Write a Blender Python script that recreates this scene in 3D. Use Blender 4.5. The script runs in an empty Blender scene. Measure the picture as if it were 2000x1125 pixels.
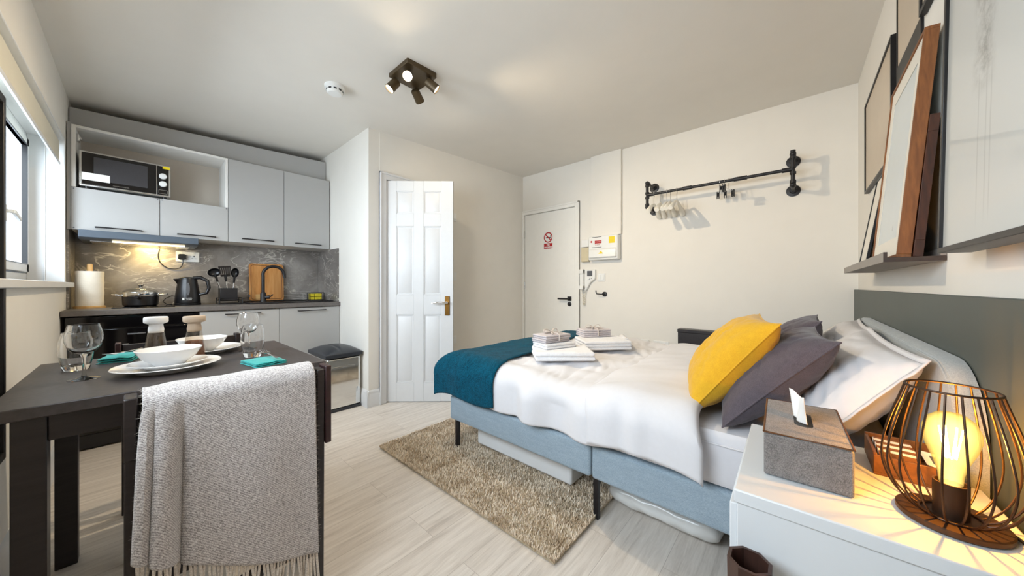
import bpy, bmesh, math, random
from mathutils import Vector, Matrix, noise

random.seed(7)
PI = math.pi
S = bpy.context.scene
COL = S.collection

# ------------------------------------------------------------------ camera, world, lights, exposure
TH = math.radians(41.25)
cam_data = bpy.data.cameras.new('camera')
cam_data.sensor_width = 36.0
cam_data.lens = 640 / 2000 * 36
cam_data.shift_y = -3.5 / 2000
cam_data.clip_start = 0.02
cam = bpy.data.objects.new('camera', cam_data)
cam.location = (0, 0, 1.04)
cam.rotation_euler = (PI / 2, 0, TH - PI / 2)
COL.objects.link(cam)
S.camera = cam

world = bpy.data.worlds.new('world')
S.world = world
world.use_nodes = True
bg = world.node_tree.nodes['Background']
bg.inputs['Color'].default_value = (0.78, 0.88, 1.0, 1)
bg.inputs['Strength'].default_value = 2.2

S.view_settings.view_transform = 'Standard'
S.view_settings.look = 'None'
S.view_settings.gamma = 1
S.view_settings.use_curve_mapping = False
S.view_settings.exposure = 0.3


def area_light(name, loc, target, sx, sy, power, color):
    d = bpy.data.lights.new(name, 'AREA')
    d.shape = 'RECTANGLE'
    d.size, d.size_y = sx, sy
    d.energy = power
    d.color = color
    o = bpy.data.objects.new(name, d)
    o.location = loc
    o.rotation_euler = (Vector(target) - Vector(loc)).to_track_quat('-Z', 'Y').to_euler()
    COL.objects.link(o)
    return o


# daylight from the sky outside the window
area_light('window_daylight', (-0.95, 1.45, 1.75), (1.0, 1.35, 1.1), 2.8, 1.6, 175, (0.84, 0.92, 1.0))

SPOT_POWER = 58
BULB_POWER = 5.0
HOOD_POWER = 2.0


# ------------------------------------------------------------------ materials
def lin(h):
    h = h.lstrip('#')
    v = [int(h[i:i + 2], 16) / 255 for i in (0, 2, 4)]
    return tuple(c / 12.92 if c <= 0.04045 else ((c + 0.055) / 1.055) ** 2.4 for c in v) + (1,)


class N:
    """a small node-tree helper"""
    def __init__(self, name):
        self.m = bpy.data.materials.new(name)
        self.m.use_nodes = True
        self.t = self.m.node_tree
        self.b = self.t.nodes['Principled BSDF']
        self.out = self.t.nodes['Material Output']

    def n(self, typ, **kw):
        nd = self.t.nodes.new(typ)
        for k, v in kw.items():
            setattr(nd, k, v)
        return nd

    def l(self, a, b):
        self.t.links.new(a, b)

    def coord(self, scale=(1, 1, 1), rot=(0, 0, 0), kind='Object'):
        tc = self.n('ShaderNodeTexCoord')
        mp = self.n('ShaderNodeMapping')
        mp.inputs['Scale'].default_value = scale
        mp.inputs['Rotation'].default_value = rot
        self.l(tc.outputs[kind], mp.inputs['Vector'])
        return mp.outputs['Vector']

    def noise(self, vec, scale, detail=4, rough=0.5, dist=0):
        nd = self.n('ShaderNodeTexNoise')
        nd.inputs['Scale'].default_value = scale
        nd.inputs['Detail'].default_value = detail
        nd.inputs['Roughness'].default_value = rough
        nd.inputs['Distortion'].default_value = dist
        self.l(vec, nd.inputs['Vector'])
        return nd.outputs['Fac']

    def ramp(self, fac, stops):
        r = self.n('ShaderNodeValToRGB')
        e = r.color_ramp.elements
        while len(e) < len(stops):
            e.new(0.5)
        for el, (p, c) in zip(e, stops):
            el.position = p
            el.color = c if len(c) == 4 else tuple(c) + (1,)
        self.l(fac, r.inputs['Fac'])
        return r.outputs['Color']

    def mix(self, fac, a, b, mode='MIX'):
        m = self.n('ShaderNodeMix', data_type='RGBA', blend_type=mode)
        for sock, v in ((m.inputs[0], fac), (m.inputs[6], a), (m.inputs[7], b)):
            if hasattr(v, 'links') or hasattr(v, 'is_linked'):
                self.l(v, sock)
            else:
                sock.default_value = v
        return m.outputs[2]

    def math(self, op, a, b=0.5, clamp=False):
        m = self.n('ShaderNodeMath', operation=op, use_clamp=clamp)
        for sock, v in ((m.inputs[0], a), (m.inputs[1], b)):
            if isinstance(v, (int, float)):
                sock.default_value = v
            else:
                self.l(v, sock)
        return m.outputs[0]

    def bump(self, h, strength=0.3, dist=0.002):
        b = self.n('ShaderNodeBump')
        b.inputs['Strength'].default_value = strength
        b.inputs['Distance'].default_value = dist
        self.l(h, b.inputs['Height'])
        self.l(b.outputs['Normal'], self.b.inputs['Normal'])

    def set(self, **kw):
        names = {'color': 'Base Color', 'rough': 'Roughness', 'metal': 'Metallic', 'coat': 'Coat Weight',
                 'spec': 'Specular IOR Level', 'trans': 'Transmission Weight', 'ior': 'IOR', 'sheen': 'Sheen Weight',
                 'emit': 'Emission Color', 'estr': 'Emission Strength', 'sss': 'Subsurface Weight', 'alpha': 'Alpha'}
        for k, v in kw.items():
            s = self.b.inputs[names[k]]
            if hasattr(v, 'is_linked'):
                self.l(v, s)
            else:
                s.default_value = v
        return self


def paint(name, hexc, rough=0.6, var=0.03, scale=30, bump=0.05, bdist=0.001, **kw):
    """painted / plastic / fabric base: colour with a faint mottling and a fine bump"""
    n = N(name)
    v = n.coord()
    c = lin(hexc)
    f = n.noise(v, scale, 4)
    lo = tuple(x * (1 - var) for x in c[:3]) + (1,)
    hi = tuple(min(1, x * (1 + var)) for x in c[:3]) + (1,)
    n.set(color=n.ramp(f, [(0.3, lo), (0.7, hi)]), rough=rough, **kw)
    if bump:
        n.bump(f, bump, bdist)
    return n.m


def weave(name, hexa, hexb, scale=700, rough=0.9, bump=0.4, bdist=0.0015, sheen=0.2, stretch=(1, 1, 1)):
    n = N(name)
    v = n.coord(stretch)
    f = n.noise(v, scale, 2, 0.6)
    g = n.noise(v, scale * 0.12, 3)
    mixf = n.math('ADD', n.math('MULTIPLY', f, 0.75), n.math('MULTIPLY', g, 0.25))
    n.set(color=n.ramp(mixf, [(0.36, lin(hexa)), (0.64, lin(hexb))]), rough=rough, sheen=sheen)
    n.bump(f, bump, bdist)
    return n.m


def metal(name, hexc, rough=0.3, m=1.0):
    n = N(name)
    f = n.noise(n.coord(), 60, 3)
    n.set(color=lin(hexc), metal=m, rough=n.math('ADD', n.math('MULTIPLY', f, 0.1), rough - 0.05))
    return n.m


def thin_glass(name, tint=(1, 1, 1, 1), edge=1.25, base=0.03):
    n = N(name)
    t = n.n('ShaderNodeBsdfTransparent')
    t.inputs['Color'].default_value = tint
    g = n.n('ShaderNodeBsdfGlossy')
    g.inputs['Roughness'].default_value = 0.02
    lw = n.n('ShaderNodeLayerWeight')
    lw.inputs['Blend'].default_value = 0.25
    f = n.math('ADD', n.math('MULTIPLY', n.math('POWER', lw.outputs['Facing'], 2.2), 0.6 * edge), base, True)
    mx = n.n('ShaderNodeMixShader')
    n.l(f, mx.inputs[0])
    n.l(t.outputs[0], mx.inputs[1])
    n.l(g.outputs[0], mx.inputs[2])
    n.l(mx.outputs[0], n.out.inputs['Surface'])
    return n.m


def glow(name, color, strength, base='#ffffff'):
    n = N(name)
    n.set(color=lin(base), emit=color, estr=strength, rough=0.5)
    return n.m


def mat_floor():
    n = N('grey_oak_planks')
    v = n.coord()
    br = n.n('ShaderNodeTexBrick')
    br.offset = 0.37
    br.inputs['Scale'].default_value = 1.0
    br.inputs['Brick Width'].default_value = 1.28
    br.inputs['Row Height'].default_value = 0.19
    br.inputs['Mortar Size'].default_value = 0.0012
    br.inputs['Mortar Smooth'].default_value = 0.3
    br.inputs['Color1'].default_value = (0.15, 0.15, 0.15, 1)
    br.inputs['Color2'].default_value = (0.85, 0.85, 0.85, 1)
    br.inputs['Mortar'].default_value = (0.5, 0.5, 0.5, 1)
    n.l(v, br.inputs['Vector'])
    # shift the grain from plank to plank
    add = n.n('ShaderNodeVectorMath', operation='ADD')
    mul = n.n('ShaderNodeVectorMath', operation='MULTIPLY')
    mul.inputs[1].default_value = (3.1, 5.3, 0)
    n.l(br.outputs['Color'], mul.inputs[0])
    n.l(v, add.inputs[0])
    n.l(mul.outputs[0], add.inputs[1])
    mp = n.n('ShaderNodeMapping')
    mp.inputs['Scale'].default_value = (0.9, 11, 1)
    n.l(add.outputs[0], mp.inputs['Vector'])
    g = n.noise(mp.outputs['Vector'], 3.0, 6, 0.62, 0.8)
    fine = n.noise(mp.outputs['Vector'], 18, 4, 0.6)
    gf = n.math('ADD', n.math('MULTIPLY', g, 0.72), n.math('MULTIPLY', fine, 0.28))
    c = n.ramp(gf, [(0.26, lin('#b8aea4')), (0.44, lin('#d6cdc3')), (0.6, lin('#e6ded5')), (0.78, lin('#f0eae2'))])
    tone = n.mix(0.16, c, br.outputs['Color'], 'SOFT_LIGHT')
    dark = n.mix(br.outputs['Fac'], tone, lin('#bdb3a9'))
    n.set(color=dark, rough=n.math('ADD', n.math('MULTIPLY', gf, 0.15), 0.36), spec=0.4)
    n.bump(n.math('SUBTRACT', gf, n.math('MULTIPLY', br.outputs['Fac'], 0.8)), 0.08, 0.002)
    return n.m


def mat_marble():
    n = N('grey_marble')
    v = n.coord()
    w = n.noise(v, 2.2, 5, 0.6, 1.2)
    base = n.ramp(w, [(0.3, lin('#66615d')), (0.5, lin('#8a847f')), (0.7, lin('#aea8a2'))])
    def veins(scale, width, dist):
        mp = n.coord((1, 1, 2.2), (0.3, 0.5, 0.2))
        f = n.noise(mp, scale, 4, 0.55, dist)
        d = n.math('ABSOLUTE', n.math('SUBTRACT', f, 0.5), 0)
        return n.ramp(d, [(0.0, (1, 1, 1)), (width, (0, 0, 0))])
    v1 = veins(3.4, 0.022, 1.6)
    gate = n.ramp(n.noise(v, 2.6, 3), [(0.42, (0, 0, 0)), (0.56, (1, 1, 1))])
    vv = n.mix(1.0, v1, gate, 'MULTIPLY')
    v2 = n.mix(0.45, (0, 0, 0, 1), veins(7, 0.02, 1.0))
    c = n.mix(vv, base, lin('#d8d2c8'))
    c = n.mix(n.math('MULTIPLY', v2, 0.4), c, lin('#a8a198'))
    fine = n.noise(v, 40, 5, 0.7)
    c = n.mix(n.math('MULTIPLY', fine, 0.35), c, lin('#57534f'))
    n.set(color=c, rough=0.32)
    return n.m


def mat_wood(name, a, b, stretch=(1, 14, 14), scale=3, rough=0.5, c=None):
    n = N(name)
    v = n.coord(stretch)
    f = n.noise(v, scale, 5, 0.6, 0.4)
    stops = [(0.3, lin(a)), (0.7, lin(b))] if not c else [(0.28, lin(a)), (0.5, lin(b)), (0.72, lin(c))]
    n.set(color=n.ramp(f, stops), rough=rough)
    n.bump(f, 0.08, 0.001)
    return n.m


def mat_wool():
    n = N('grey_wool_twill')
    v = n.coord()
    f = n.noise(v, 420, 2, 0.7)
    g = n.noise(v, 150, 3, 0.6)
    tw = n.n('ShaderNodeTexWave', wave_type='BANDS', bands_direction='DIAGONAL')
    tw.inputs['Scale'].default_value = 95
    tw.inputs['Distortion'].default_value = 5
    tw.inputs['Detail'].default_value = 3
    tw.inputs['Detail Scale'].default_value = 3
    n.l(v, tw.inputs['Vector'])
    h = n.math('ADD', n.math('MULTIPLY', f, 0.55), n.math('ADD', n.math('MULTIPLY', g, 0.3), n.math('MULTIPLY', tw.outputs['Fac'], 0.15)))
    n.set(color=n.ramp(h, [(0.36, lin('#7f7a79')), (0.5, lin('#b6b1b0')), (0.64, lin('#dfdbd9'))]), rough=1.0, sheen=0.5, spec=0.1)
    n.bump(h, 0.7, 0.003)
    return n.m


def mat_big_art():
    """pale sheet with a soft grey smear and thin drips, drawn in the sheet's own coordinates (x along, z up)"""
    n = N('pale_abstract_sheet')
    tc = n.n('ShaderNodeTexCoord')
    sp = n.n('ShaderNodeSeparateXYZ')
    n.l(tc.outputs['Object'], sp.inputs[0])
    x, z = n.math('ADD', sp.outputs['X'], 0.786), n.math('ADD', sp.outputs['Z'], 1.119)
    v = n.coord()
    warp = n.noise(v, 9, 5, 0.65)
    xx = n.math('ADD', x, n.math('MULTIPLY', n.math('SUBTRACT', warp, 0.5), 0.10))
    dx = n.math('ABSOLUTE', n.math('SUBTRACT', xx, 1.05), 0)
    band = n.ramp(dx, [(0.0, (1, 1, 1)), (0.06, (0.0, 0.0, 0.0))])
    zz = n.ramp(n.math('SUBTRACT', z, 1.0), [(0.40, (0, 0, 0)), (0.47, (1, 1, 1)), (1.0, (1, 1, 1))])
    smear = n.mix(1.0, band, zz, 'MULTIPLY')
    tex = n.ramp(n.noise(v, 26, 6, 0.75), [(0.38, (0, 0, 0)), (0.62, (1, 1, 1))])
    smear = n.mix(1.0, smear, tex, 'MULTIPLY')
    c = n.mix(n.math('MULTIPLY', smear, 0.95), lin('#c9c9c4'), lin('#7c7973'))
    # drips below the smear
    for px, w in ((1.075, 0.003), (1.04, 0.004), (1.02, 0.003)):
        d = n.math('ABSOLUTE', n.math('SUBTRACT', n.math('ADD', x, n.math('MULTIPLY', warp, 0.006)), px), 0)
        line = n.ramp(d, [(0.0, (1, 1, 1)), (w, (0, 0, 0))])
        zr = n.ramp(n.math('SUBTRACT', z, 1.0), [(0.15, (0, 0, 0)), (0.22, (1, 1, 1)), (0.42, (1, 1, 1)), (0.46, (0, 0, 0))])
        c = n.mix(n.math('MULTIPLY', n.mix(1.0, line, zr, 'MULTIPLY'), 0.3), c, lin('#6d6a66'))
    n.set(color=c, rough=0.35, coat=0.4)
    return n.m


def mat_wood_frame():
    return mat_wood('brown_veneer', '#6b3f1e', '#8f5a2e', (30, 30, 4), 3, 0.55)


MT = {}
MT['wall'] = paint('warm_white_wall_paint', '#eae6de', 0.85, 0.012, 6, 0.04)
MT['ceil'] = paint('ceiling_paint', '#e8e4dc', 0.9, 0.012, 5, 0.03)
MT['gloss_white'] = paint('white_satin_paint', '#dcdcdc', 0.38, 0.01, 20, 0.02)
MT['entry_white'] = paint('white_entry_door_paint', '#eeece6', 0.45, 0.01, 20, 0.02)
MT['upvc'] = paint('white_upvc', '#f1f3f4', 0.3, 0.01, 20, 0)
MT['floor'] = mat_floor()
MT['marble'] = mat_marble()
MT['cab'] = paint('light_grey_laminate', '#aeadab', 0.42, 0.01, 12, 0.02)
MT['cab_white'] = paint('white_carcass_board', '#e9e7e2', 0.5, 0.01, 12, 0.02)
MT['cab_back'] = paint('beige_carcass_back', '#c9bfb2', 0.6, 0.02, 8, 0.02)
MT['black_matt'] = paint('matt_black_metal', '#17161a', 0.45, 0.05, 40, 0.02)
MT['black_plastic'] = paint('black_plastic', '#131316', 0.3, 0.05, 40, 0.02)
MT['black_gloss'] = paint('black_glass_front', '#0b0a0c', 0.07, 0.02, 10, 0)
MT['hood_grey'] = paint('slate_grey_hood_metal', '#4d5762', 0.35, 0.03, 30, 0.02)
MT['worktop'] = paint('dark_grey_worktop', '#66615e', 0.45, 0.12, 90, 0.03)
MT['steel'] = metal('brushed_steel', '#cfcfcf', 0.22)
MT['mirror'] = metal('polished_steel', '#e6e6e4', 0.08)
MT['chrome'] = metal('chrome', '#e2e2e2', 0.1)
MT['brass'] = metal('aged_brass', '#7d5a2c', 0.35)
gl = N('clear_glass')
gl.set(color=(1, 1, 1, 1), trans=1.0, rough=0.0, ior=1.42)
MT['glass'] = gl.m
MT['window_glass'] = thin_glass('window_glass', (0.97, 0.99, 1, 1), 0.7, 0.01)
MT['lid_glass'] = thin_glass('lid_glass', (0.9, 0.92, 0.92, 1), 1.1, 0.08)
def bulb_glass():
    n = N('lit_amber_bulb_glass')
    t = n.n('ShaderNodeBsdfTransparent')
    t.inputs['Color'].default_value = (1.0, 0.86, 0.5, 1)
    e = n.n('ShaderNodeEmission')
    e.inputs['Color'].default_value = (1.0, 0.72, 0.2, 1)
    lw = n.n('ShaderNodeLayerWeight')
    lw.inputs['Blend'].default_value = 0.4
    core = n.math('POWER', n.math('SUBTRACT', 1.0, lw.outputs['Facing']), 3.0)
    n.l(n.math('ADD', n.math('MULTIPLY', core, 5.0), 0.8), e.inputs['Strength'])
    mx = n.n('ShaderNodeMixShader')
    mx.inputs[0].default_value = 0.3
    n.l(t.outputs[0], mx.inputs[1])
    n.l(e.outputs[0], mx.inputs[2])
    n.l(mx.outputs[0], n.out.inputs['Surface'])
    return n.m


MT['amber_glass'] = bulb_glass()
MT['mill_glass'] = thin_glass('mill_glass', (0.93, 0.90, 0.86, 1), 0.9, 0.06)
MT['ceramic'] = paint('white_glazed_ceramic', '#eeeeee', 0.15, 0.008, 20, 0, coat=0.3)
MT['espresso'] = mat_wood('black_brown_wood', '#191416', '#2a2324', (2, 20, 20), 3, 0.38)
MT['espresso_top'] = paint('black_brown_tabletop', '#423d3d', 0.42, 0.2, 60, 0.05)
MT['red_brown'] = mat_wood('dark_red_brown_wood', '#1e1012', '#34191a', (2, 20, 20), 3, 0.4)
MT['duvet'] = paint('white_cotton', '#dbdadd', 0.85, 0.012, 60, 0.10, 0.002, sheen=0.1)
MT['sheet'] = paint('white_sheet', '#d8d7db', 0.85, 0.012, 60, 0.10, 0.002)
MT['pillow'] = paint('white_pillowcase', '#dbdadd', 0.85, 0.012, 40, 0.10, 0.002)
MT['teal'] = weave('teal_chenille', '#012c3c', '#035a74', 170, 0.95, 0.8, 0.004, 0.05, (1, 1.8, 1))
MT['teal'].node_tree.nodes['Principled BSDF'].inputs['Specular IOR Level'].default_value = 0.1
MT['yellow'] = weave('mustard_cotton', '#cb980c', '#dbab16', 500, 0.85, 0.2)
MT['grape'] = weave('dark_plum_grey_cotton', '#443d45', '#5a525b', 500, 0.85, 0.2)
MT['bed_fabric'] = weave('light_blue_grey_upholstery', '#8799a7', '#a3b4c0', 420, 0.95, 0.3, 0.0012, 0.2, (0.35, 0.35, 1.4))
MT['head_fabric'] = weave('pale_grey_upholstery', '#9aa0a2', '#b4b8b9', 420, 0.95, 0.3)
MT['green_panel'] = paint('dark_green_grey_panel', '#4b524e', 0.5, 0.05, 5, 0.02)
MT['towel'] = weave('white_terry', '#dcdcdf', '#f4f4f5', 420, 1.0, 0.6, 0.003)
MT['towel_grey'] = weave('pale_mauve_grey_terry', '#b5adb0', '#d3ccce', 420, 1.0, 0.6, 0.003)
MT['ribbon'] = weave('taupe_ribbon', '#a89c94', '#c3b9b1', 500, 0.8, 0.2)
MT['rug_base'] = weave('beige_rug_base', '#a8987e', '#c4b59a', 120, 1.0, 0.6)
MT['wool'] = mat_wool()
MT['fringe'] = weave('cream_fringe', '#b9afa4', '#e4dcd2', 300, 1.0, 0.6)
MT['box_white'] = paint('white_storage_box', '#e9ebec', 0.5, 0.01, 20, 0.02)
MT['bag_plastic'] = paint('clear_wrapped_white_bedding', '#dfe0de', 0.25, 0.03, 20, 0.3, 0.004, coat=0.5)
MT['tissue_box'] = weave('grey_linen_box_cover', '#5e5a58', '#908b88', 520, 0.9, 0.5)
MT['tissue'] = paint('tissue_paper', '#f2f0ec', 0.9, 0.01, 60, 0.1)
MT['bedside'] = paint('white_bedside_lacquer', '#dadee1', 0.4, 0.008, 20, 0.02)
MT['bronze'] = metal('dark_bronze_wire', '#4b382b', 0.45, 0.75)
MT['tray'] = mat_wood('brown_tray_wood', '#5e3a1e', '#80532c', (1, 12, 12), 4, 0.5)
MT['paper'] = paint('white_paper', '#efece4', 0.8, 0.01, 40, 0)
MT['cream'] = paint('cream_plastic', '#ddd6c4', 0.45, 0.01, 40, 0)
MT['beige_plastic'] = paint('beige_plastic', '#cfc3a4', 0.45, 0.02, 40, 0)
MT['white_plastic'] = paint('white_plastic', '#ebebe8', 0.35, 0.01, 40, 0)
MT['red'] = paint('red_print', '#b3161c', 0.5, 0.03, 60, 0)
MT['yellow_print'] = paint('yellow_print', '#ecd10e', 0.5, 0.03, 60, 0)
MT['grey_print'] = paint('grey_print', '#57585c', 0.4, 0.03, 60, 0)
MT['black_print'] = paint('black_print', '#151515', 0.5, 0.03, 60, 0)
MT['turq'] = weave('turquoise_napkin', '#0b8d8b', '#25a9a5', 350, 0.9, 0.3)
MT['board'] = mat_wood('bamboo_board', '#a5672c', '#c98a48', (16, 16, 1.2), 2, 0.5, '#d89f60')
MT['pale_wood'] = mat_wood('pale_wood', '#c79a5c', '#ddb57c', (10, 10, 2), 3, 0.5)
MT['kroll'] = paint('kitchen_roll_paper', '#efe6d6', 0.95, 0.02, 80, 0.3, 0.002)
MT['pepper'] = paint('brown_peppercorns', '#3a2c22', 0.7, 0.5, 220, 0.6, 0.004)
MT['spice'] = paint('pink_brown_salt', '#7c4c2f', 0.7, 0.35, 220, 0.6, 0.004)
MT['mill_beige'] = paint('beige_mill_cap', '#b9a48e', 0.5, 0.02, 40, 0)
MT['mill_white'] = paint('white_mill_cap', '#ececec', 0.4, 0.01, 40, 0)
MT['mw_window'] = paint('microwave_window_mesh', '#3b3a3d', 0.25, 0.15, 600, 0)
MT['bin_lid'] = paint('dark_grey_bin_lid', '#2b2f36', 0.35, 0.05, 60, 0.03)
MT['blind'] = paint('cream_roller_blind', '#ded9c8', 0.9, 0.02, 200, 0.1)
MT['sponge'] = paint('yellow_sponge', '#d7c531', 0.9, 0.15, 200, 0.4)
MT['sponge_green'] = paint('olive_scourer', '#5e5a22', 0.9, 0.15, 200, 0.4)
MT['hanger'] = paint('ivory_hanger_plastic', '#e9e5da', 0.4, 0.01, 40, 0)
MT['frame_black'] = paint('black_frame', '#121113', 0.4, 0.05, 40, 0.02)
MT['frame_brown'] = mat_wood_frame()
MT['frame_dark_brown'] = mat_wood('dark_brown_frame', '#2a140b', '#4d2713', (30, 30, 4), 3, 0.5)
MT['print_beige'] = paint('beige_print', '#c9baa6', 0.4, 0.05, 4, 0)
MT['print_white'] = paint('pale_blue_white_print', '#cfd6d8', 0.4, 0.03, 6, 0, coat=0.3)
MT['mat_white'] = paint('white_mat_board', '#e2ddd2', 0.5, 0.02, 6, 0)
MT['big_art'] = mat_big_art()
MT['shelf'] = paint('grey_brown_ledge', '#8a837c', 0.45, 0.03, 12, 0.02)
MT['shelf_dark'] = mat_wood('dark_brown_ledge', '#2e2420', '#43352d', (2, 12, 12), 3, 0.5)
MT['hexbin'] = mat_wood('dark_brown_stained_wood', '#2a1d19', '#4b3128', (10, 10, 2), 3, 0.4)
MT['spot_black'] = metal('dark_bronze_spot', '#55462f', 0.42, 0.45)
MT['lens'] = glow('lit_spot_lens', (1.0, 0.93, 0.78, 1), 18)
MT['filament'] = glow('lit_filament', (1.0, 0.72, 0.25, 1), 60)
MT['hood_lens'] = glow('lit_hood_lamp', (1.0, 0.80, 0.42, 1), 5)


# ------------------------------------------------------------------ mesh building
class M:
    def __init__(self):
        self.v, self.f = [], []

    def add(self, vs, fs):
        o = len(self.v)
        self.v += [tuple(p) for p in vs]
        self.f += [tuple(i + o for i in q) for q in fs]
        return self

    def hexa(self, p):
        """eight points: bottom four counter-clockwise, then top four"""
        return self.add(p, [(3, 2, 1, 0), (4, 5, 6, 7), (0, 1, 5, 4), (1, 2, 6, 5), (2, 3, 7, 6), (3, 0, 4, 7)])

    def box(self, x0, x1, y0, y1, z0, z1):
        x0, x1 = min(x0, x1), max(x0, x1)
        y0, y1 = min(y0, y1), max(y0, y1)
        z0, z1 = min(z0, z1), max(z0, z1)
        return self.hexa([(x0, y0, z0), (x1, y0, z0), (x1, y1, z0), (x0, y1, z0),
                          (x0, y0, z1), (x1, y0, z1), (x1, y1, z1), (x0, y1, z1)])

    def bar(self, a, b, w, d, side=(1, 0, 0)):
        """a straight bar of section w (along side) by d from a to b"""
        a, b = Vector(a), Vector(b)
        t = (b - a).normalized()
        s = Vector(side)
        s = (s - t * s.dot(t)).normalized() * (w / 2)
        q = t.cross(s).normalized() * (d / 2)
        return self.hexa([a - s - q, a + s - q, a + s + q, a - s + q, b - s - q, b + s - q, b + s + q, b - s + q])

    def tube(self, pts, r, n=10, closed=False, caps=True, flat=1.0):
        pts = [Vector(p) for p in pts]
        k = len(pts)
        rs = r if isinstance(r, (list, tuple)) else [r] * k
        rings = []
        prev = None
        for i, p in enumerate(pts):
            if closed:
                t = (pts[(i + 1) % k] - pts[i - 1]).normalized()
            else:
                t = (pts[min(i + 1, k - 1)] - pts[max(i - 1, 0)]).normalized()
            if prev is None:
                ref = Vector((0, 0, 1)) if abs(t.z) < 0.9 else Vector((1, 0, 0))
                u = t.cross(ref).normalized()
            else:
                u = prev - t * prev.dot(t)
                if u.length < 1e-6:
                    u = t.orthogonal()
                u.normalize()
            prev = u
            w = t.cross(u)
            rings.append([p + (u * math.cos(2 * PI * j / n) + w * flat * math.sin(2 * PI * j / n)) * rs[i] for j in range(n)])
        vs = [p for ring in rings for p in ring]
        fs = []
        for i in range(k if closed else k - 1):
            a, b = i * n, ((i + 1) % k) * n
            for j in range(n):
                j2 = (j + 1) % n
                fs.append((a + j, a + j2, b + j2, b + j))
        if caps and not closed:
            fs.append(tuple(range(n - 1, -1, -1)))
            fs.append(tuple((k - 1) * n + j for j in range(n)))
        return self.add(vs, fs)

    def cyl(self, a, b, r, n=20, r2=None):
        return self.tube([a, b], [r, r if r2 is None else r2], n)

    def lathe(self, base, prof, n=32, axis=(0, 0, 1), caps=True):
        """profile [(radius, height)] turned about an axis through base"""
        ax = Vector(axis).normalized()
        u = ax.orthogonal().normalized()
        w = ax.cross(u)
        base = Vector(base)
        vs = []
        for r, h in prof:
            for j in range(n):
                a = 2 * PI * j / n
                vs.append(base + ax * h + (u * math.cos(a) + w * math.sin(a)) * max(r, 1e-5))
        fs = []
        for i in range(len(prof) - 1):
            for j in range(n):
                j2 = (j + 1) % n
                fs.append((i * n + j, i * n + j2, (i + 1) * n + j2, (i + 1) * n + j))
        if caps:
            fs.append(tuple(range(n - 1, -1, -1)))
            fs.append(tuple((len(prof) - 1) * n + j for j in range(n)))
        return self.add(vs, fs)

    def prism(self, poly, d):
        """closed polygon of 3-D points pushed along vector d"""
        d = Vector(d)
        k = len(poly)
        vs = [Vector(p) for p in poly] + [Vector(p) + d for p in poly]
        fs = [tuple(range(k - 1, -1, -1)), tuple(range(k, 2 * k))]
        for i in range(k):
            j = (i + 1) % k
            fs.append((i, j, k + j, k + i))
        return self.add(vs, fs)

    def grid(self, fn, nu, nv, cu=False):
        vs = [fn(i / (nu if cu else nu - 1), j / (nv - 1)) for j in range(nv) for i in range(nu)]
        fs = []
        for j in range(nv - 1):
            for i in range(nu if cu else nu - 1):
                i2 = (i + 1) % nu
                fs.append((j * nu + i, j * nu + i2, (j + 1) * nu + i2, (j + 1) * nu + i))
        return self.add(vs, fs)

    def sphere(self, c, rx, ry=None, rz=None, nu=20, nv=12):
        ry = rx if ry is None else ry
        rz = rx if rz is None else rz
        c = Vector(c)
        vs, fs = [], []
        for j in range(1, nv):
            a = PI * j / nv
            for i in range(nu):
                b = 2 * PI * i / nu
                vs.append(c + Vector((rx * math.sin(a) * math.cos(b), ry * math.sin(a) * math.sin(b), rz * math.cos(a))))
        top, bot = len(vs), len(vs) + 1
        vs += [c + Vector((0, 0, rz)), c - Vector((0, 0, rz))]
        for j in range(nv - 2):
            for i in range(nu):
                i2 = (i + 1) % nu
                fs.append((j * nu + i, (j + 1) * nu + i, (j + 1) * nu + i2, j * nu + i2))
        for i in range(nu):
            i2 = (i + 1) % nu
            fs.append((top, i, i2))
            fs.append((bot, (nv - 2) * nu + i2, (nv - 2) * nu + i))
        return self.add(vs, fs)

    def xf(self, mat):
        self.v = [tuple(mat @ Vector(p)) for p in self.v]
        return self


def B(*a):
    return M().box(*a)


OFF = {}


def obj(name, m, mat, parent=None, bevel=0, seg=2, smooth=True, sub=0, solid=0, label=None, angle=40):
    """link a builder as ONE mesh object; world coordinates in, stored relative to its thing's base"""
    off = OFF.get(parent.name, Vector((0, 0, 0))) if parent else Vector((0, 0, 0))
    me = bpy.data.meshes.new(name)
    me.from_pydata([tuple(Vector(p) - off) for p in m.v], [], m.f)
    bm = bmesh.new()
    bm.from_mesh(me)
    bmesh.ops.recalc_face_normals(bm, faces=bm.faces)
    bm.to_mesh(me)
    bm.free()
    me.update()
    mats = mat if isinstance(mat, (list, tuple)) else [mat]
    for k in mats:
        me.materials.append(MT[k] if isinstance(k, str) else k)
    if smooth:
        for p in me.polygons:
            p.use_smooth = True
        me.set_sharp_from_angle(angle=math.radians(angle))
    o = bpy.data.objects.new(name, me)
    COL.objects.link(o)
    if parent:
        o.parent = parent
        OFF[o.name] = off
    if solid:
        md = o.modifiers.new('solidify', 'SOLIDIFY')
        md.thickness = solid
        md.offset = 1
    if bevel:
        md = o.modifiers.new('bevel', 'BEVEL')
        md.width = bevel
        md.segments = seg
        md.limit_method = 'ANGLE'
        md.angle_limit = math.radians(35)
    if sub:
        md = o.modifiers.new('sub', 'SUBSURF')
        md.levels = sub
        md.render_levels = sub
    if label:
        o['label'] = label
    return o


def thing(name, label, cat, loc=(0, 0, 0), group=None):
    o = bpy.data.objects.new(name, None)
    o.empty_display_size = 0.05
    COL.objects.link(o)
    o.location = loc
    OFF[o.name] = Vector(loc)
    return tag(o, label, cat, group)


def tag(o, label, cat, group=None, kind=None):
    o['label'] = label
    o['category'] = cat
    if group:
        o['group'] = group
    if kind:
        o['kind'] = kind
    return o


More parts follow.
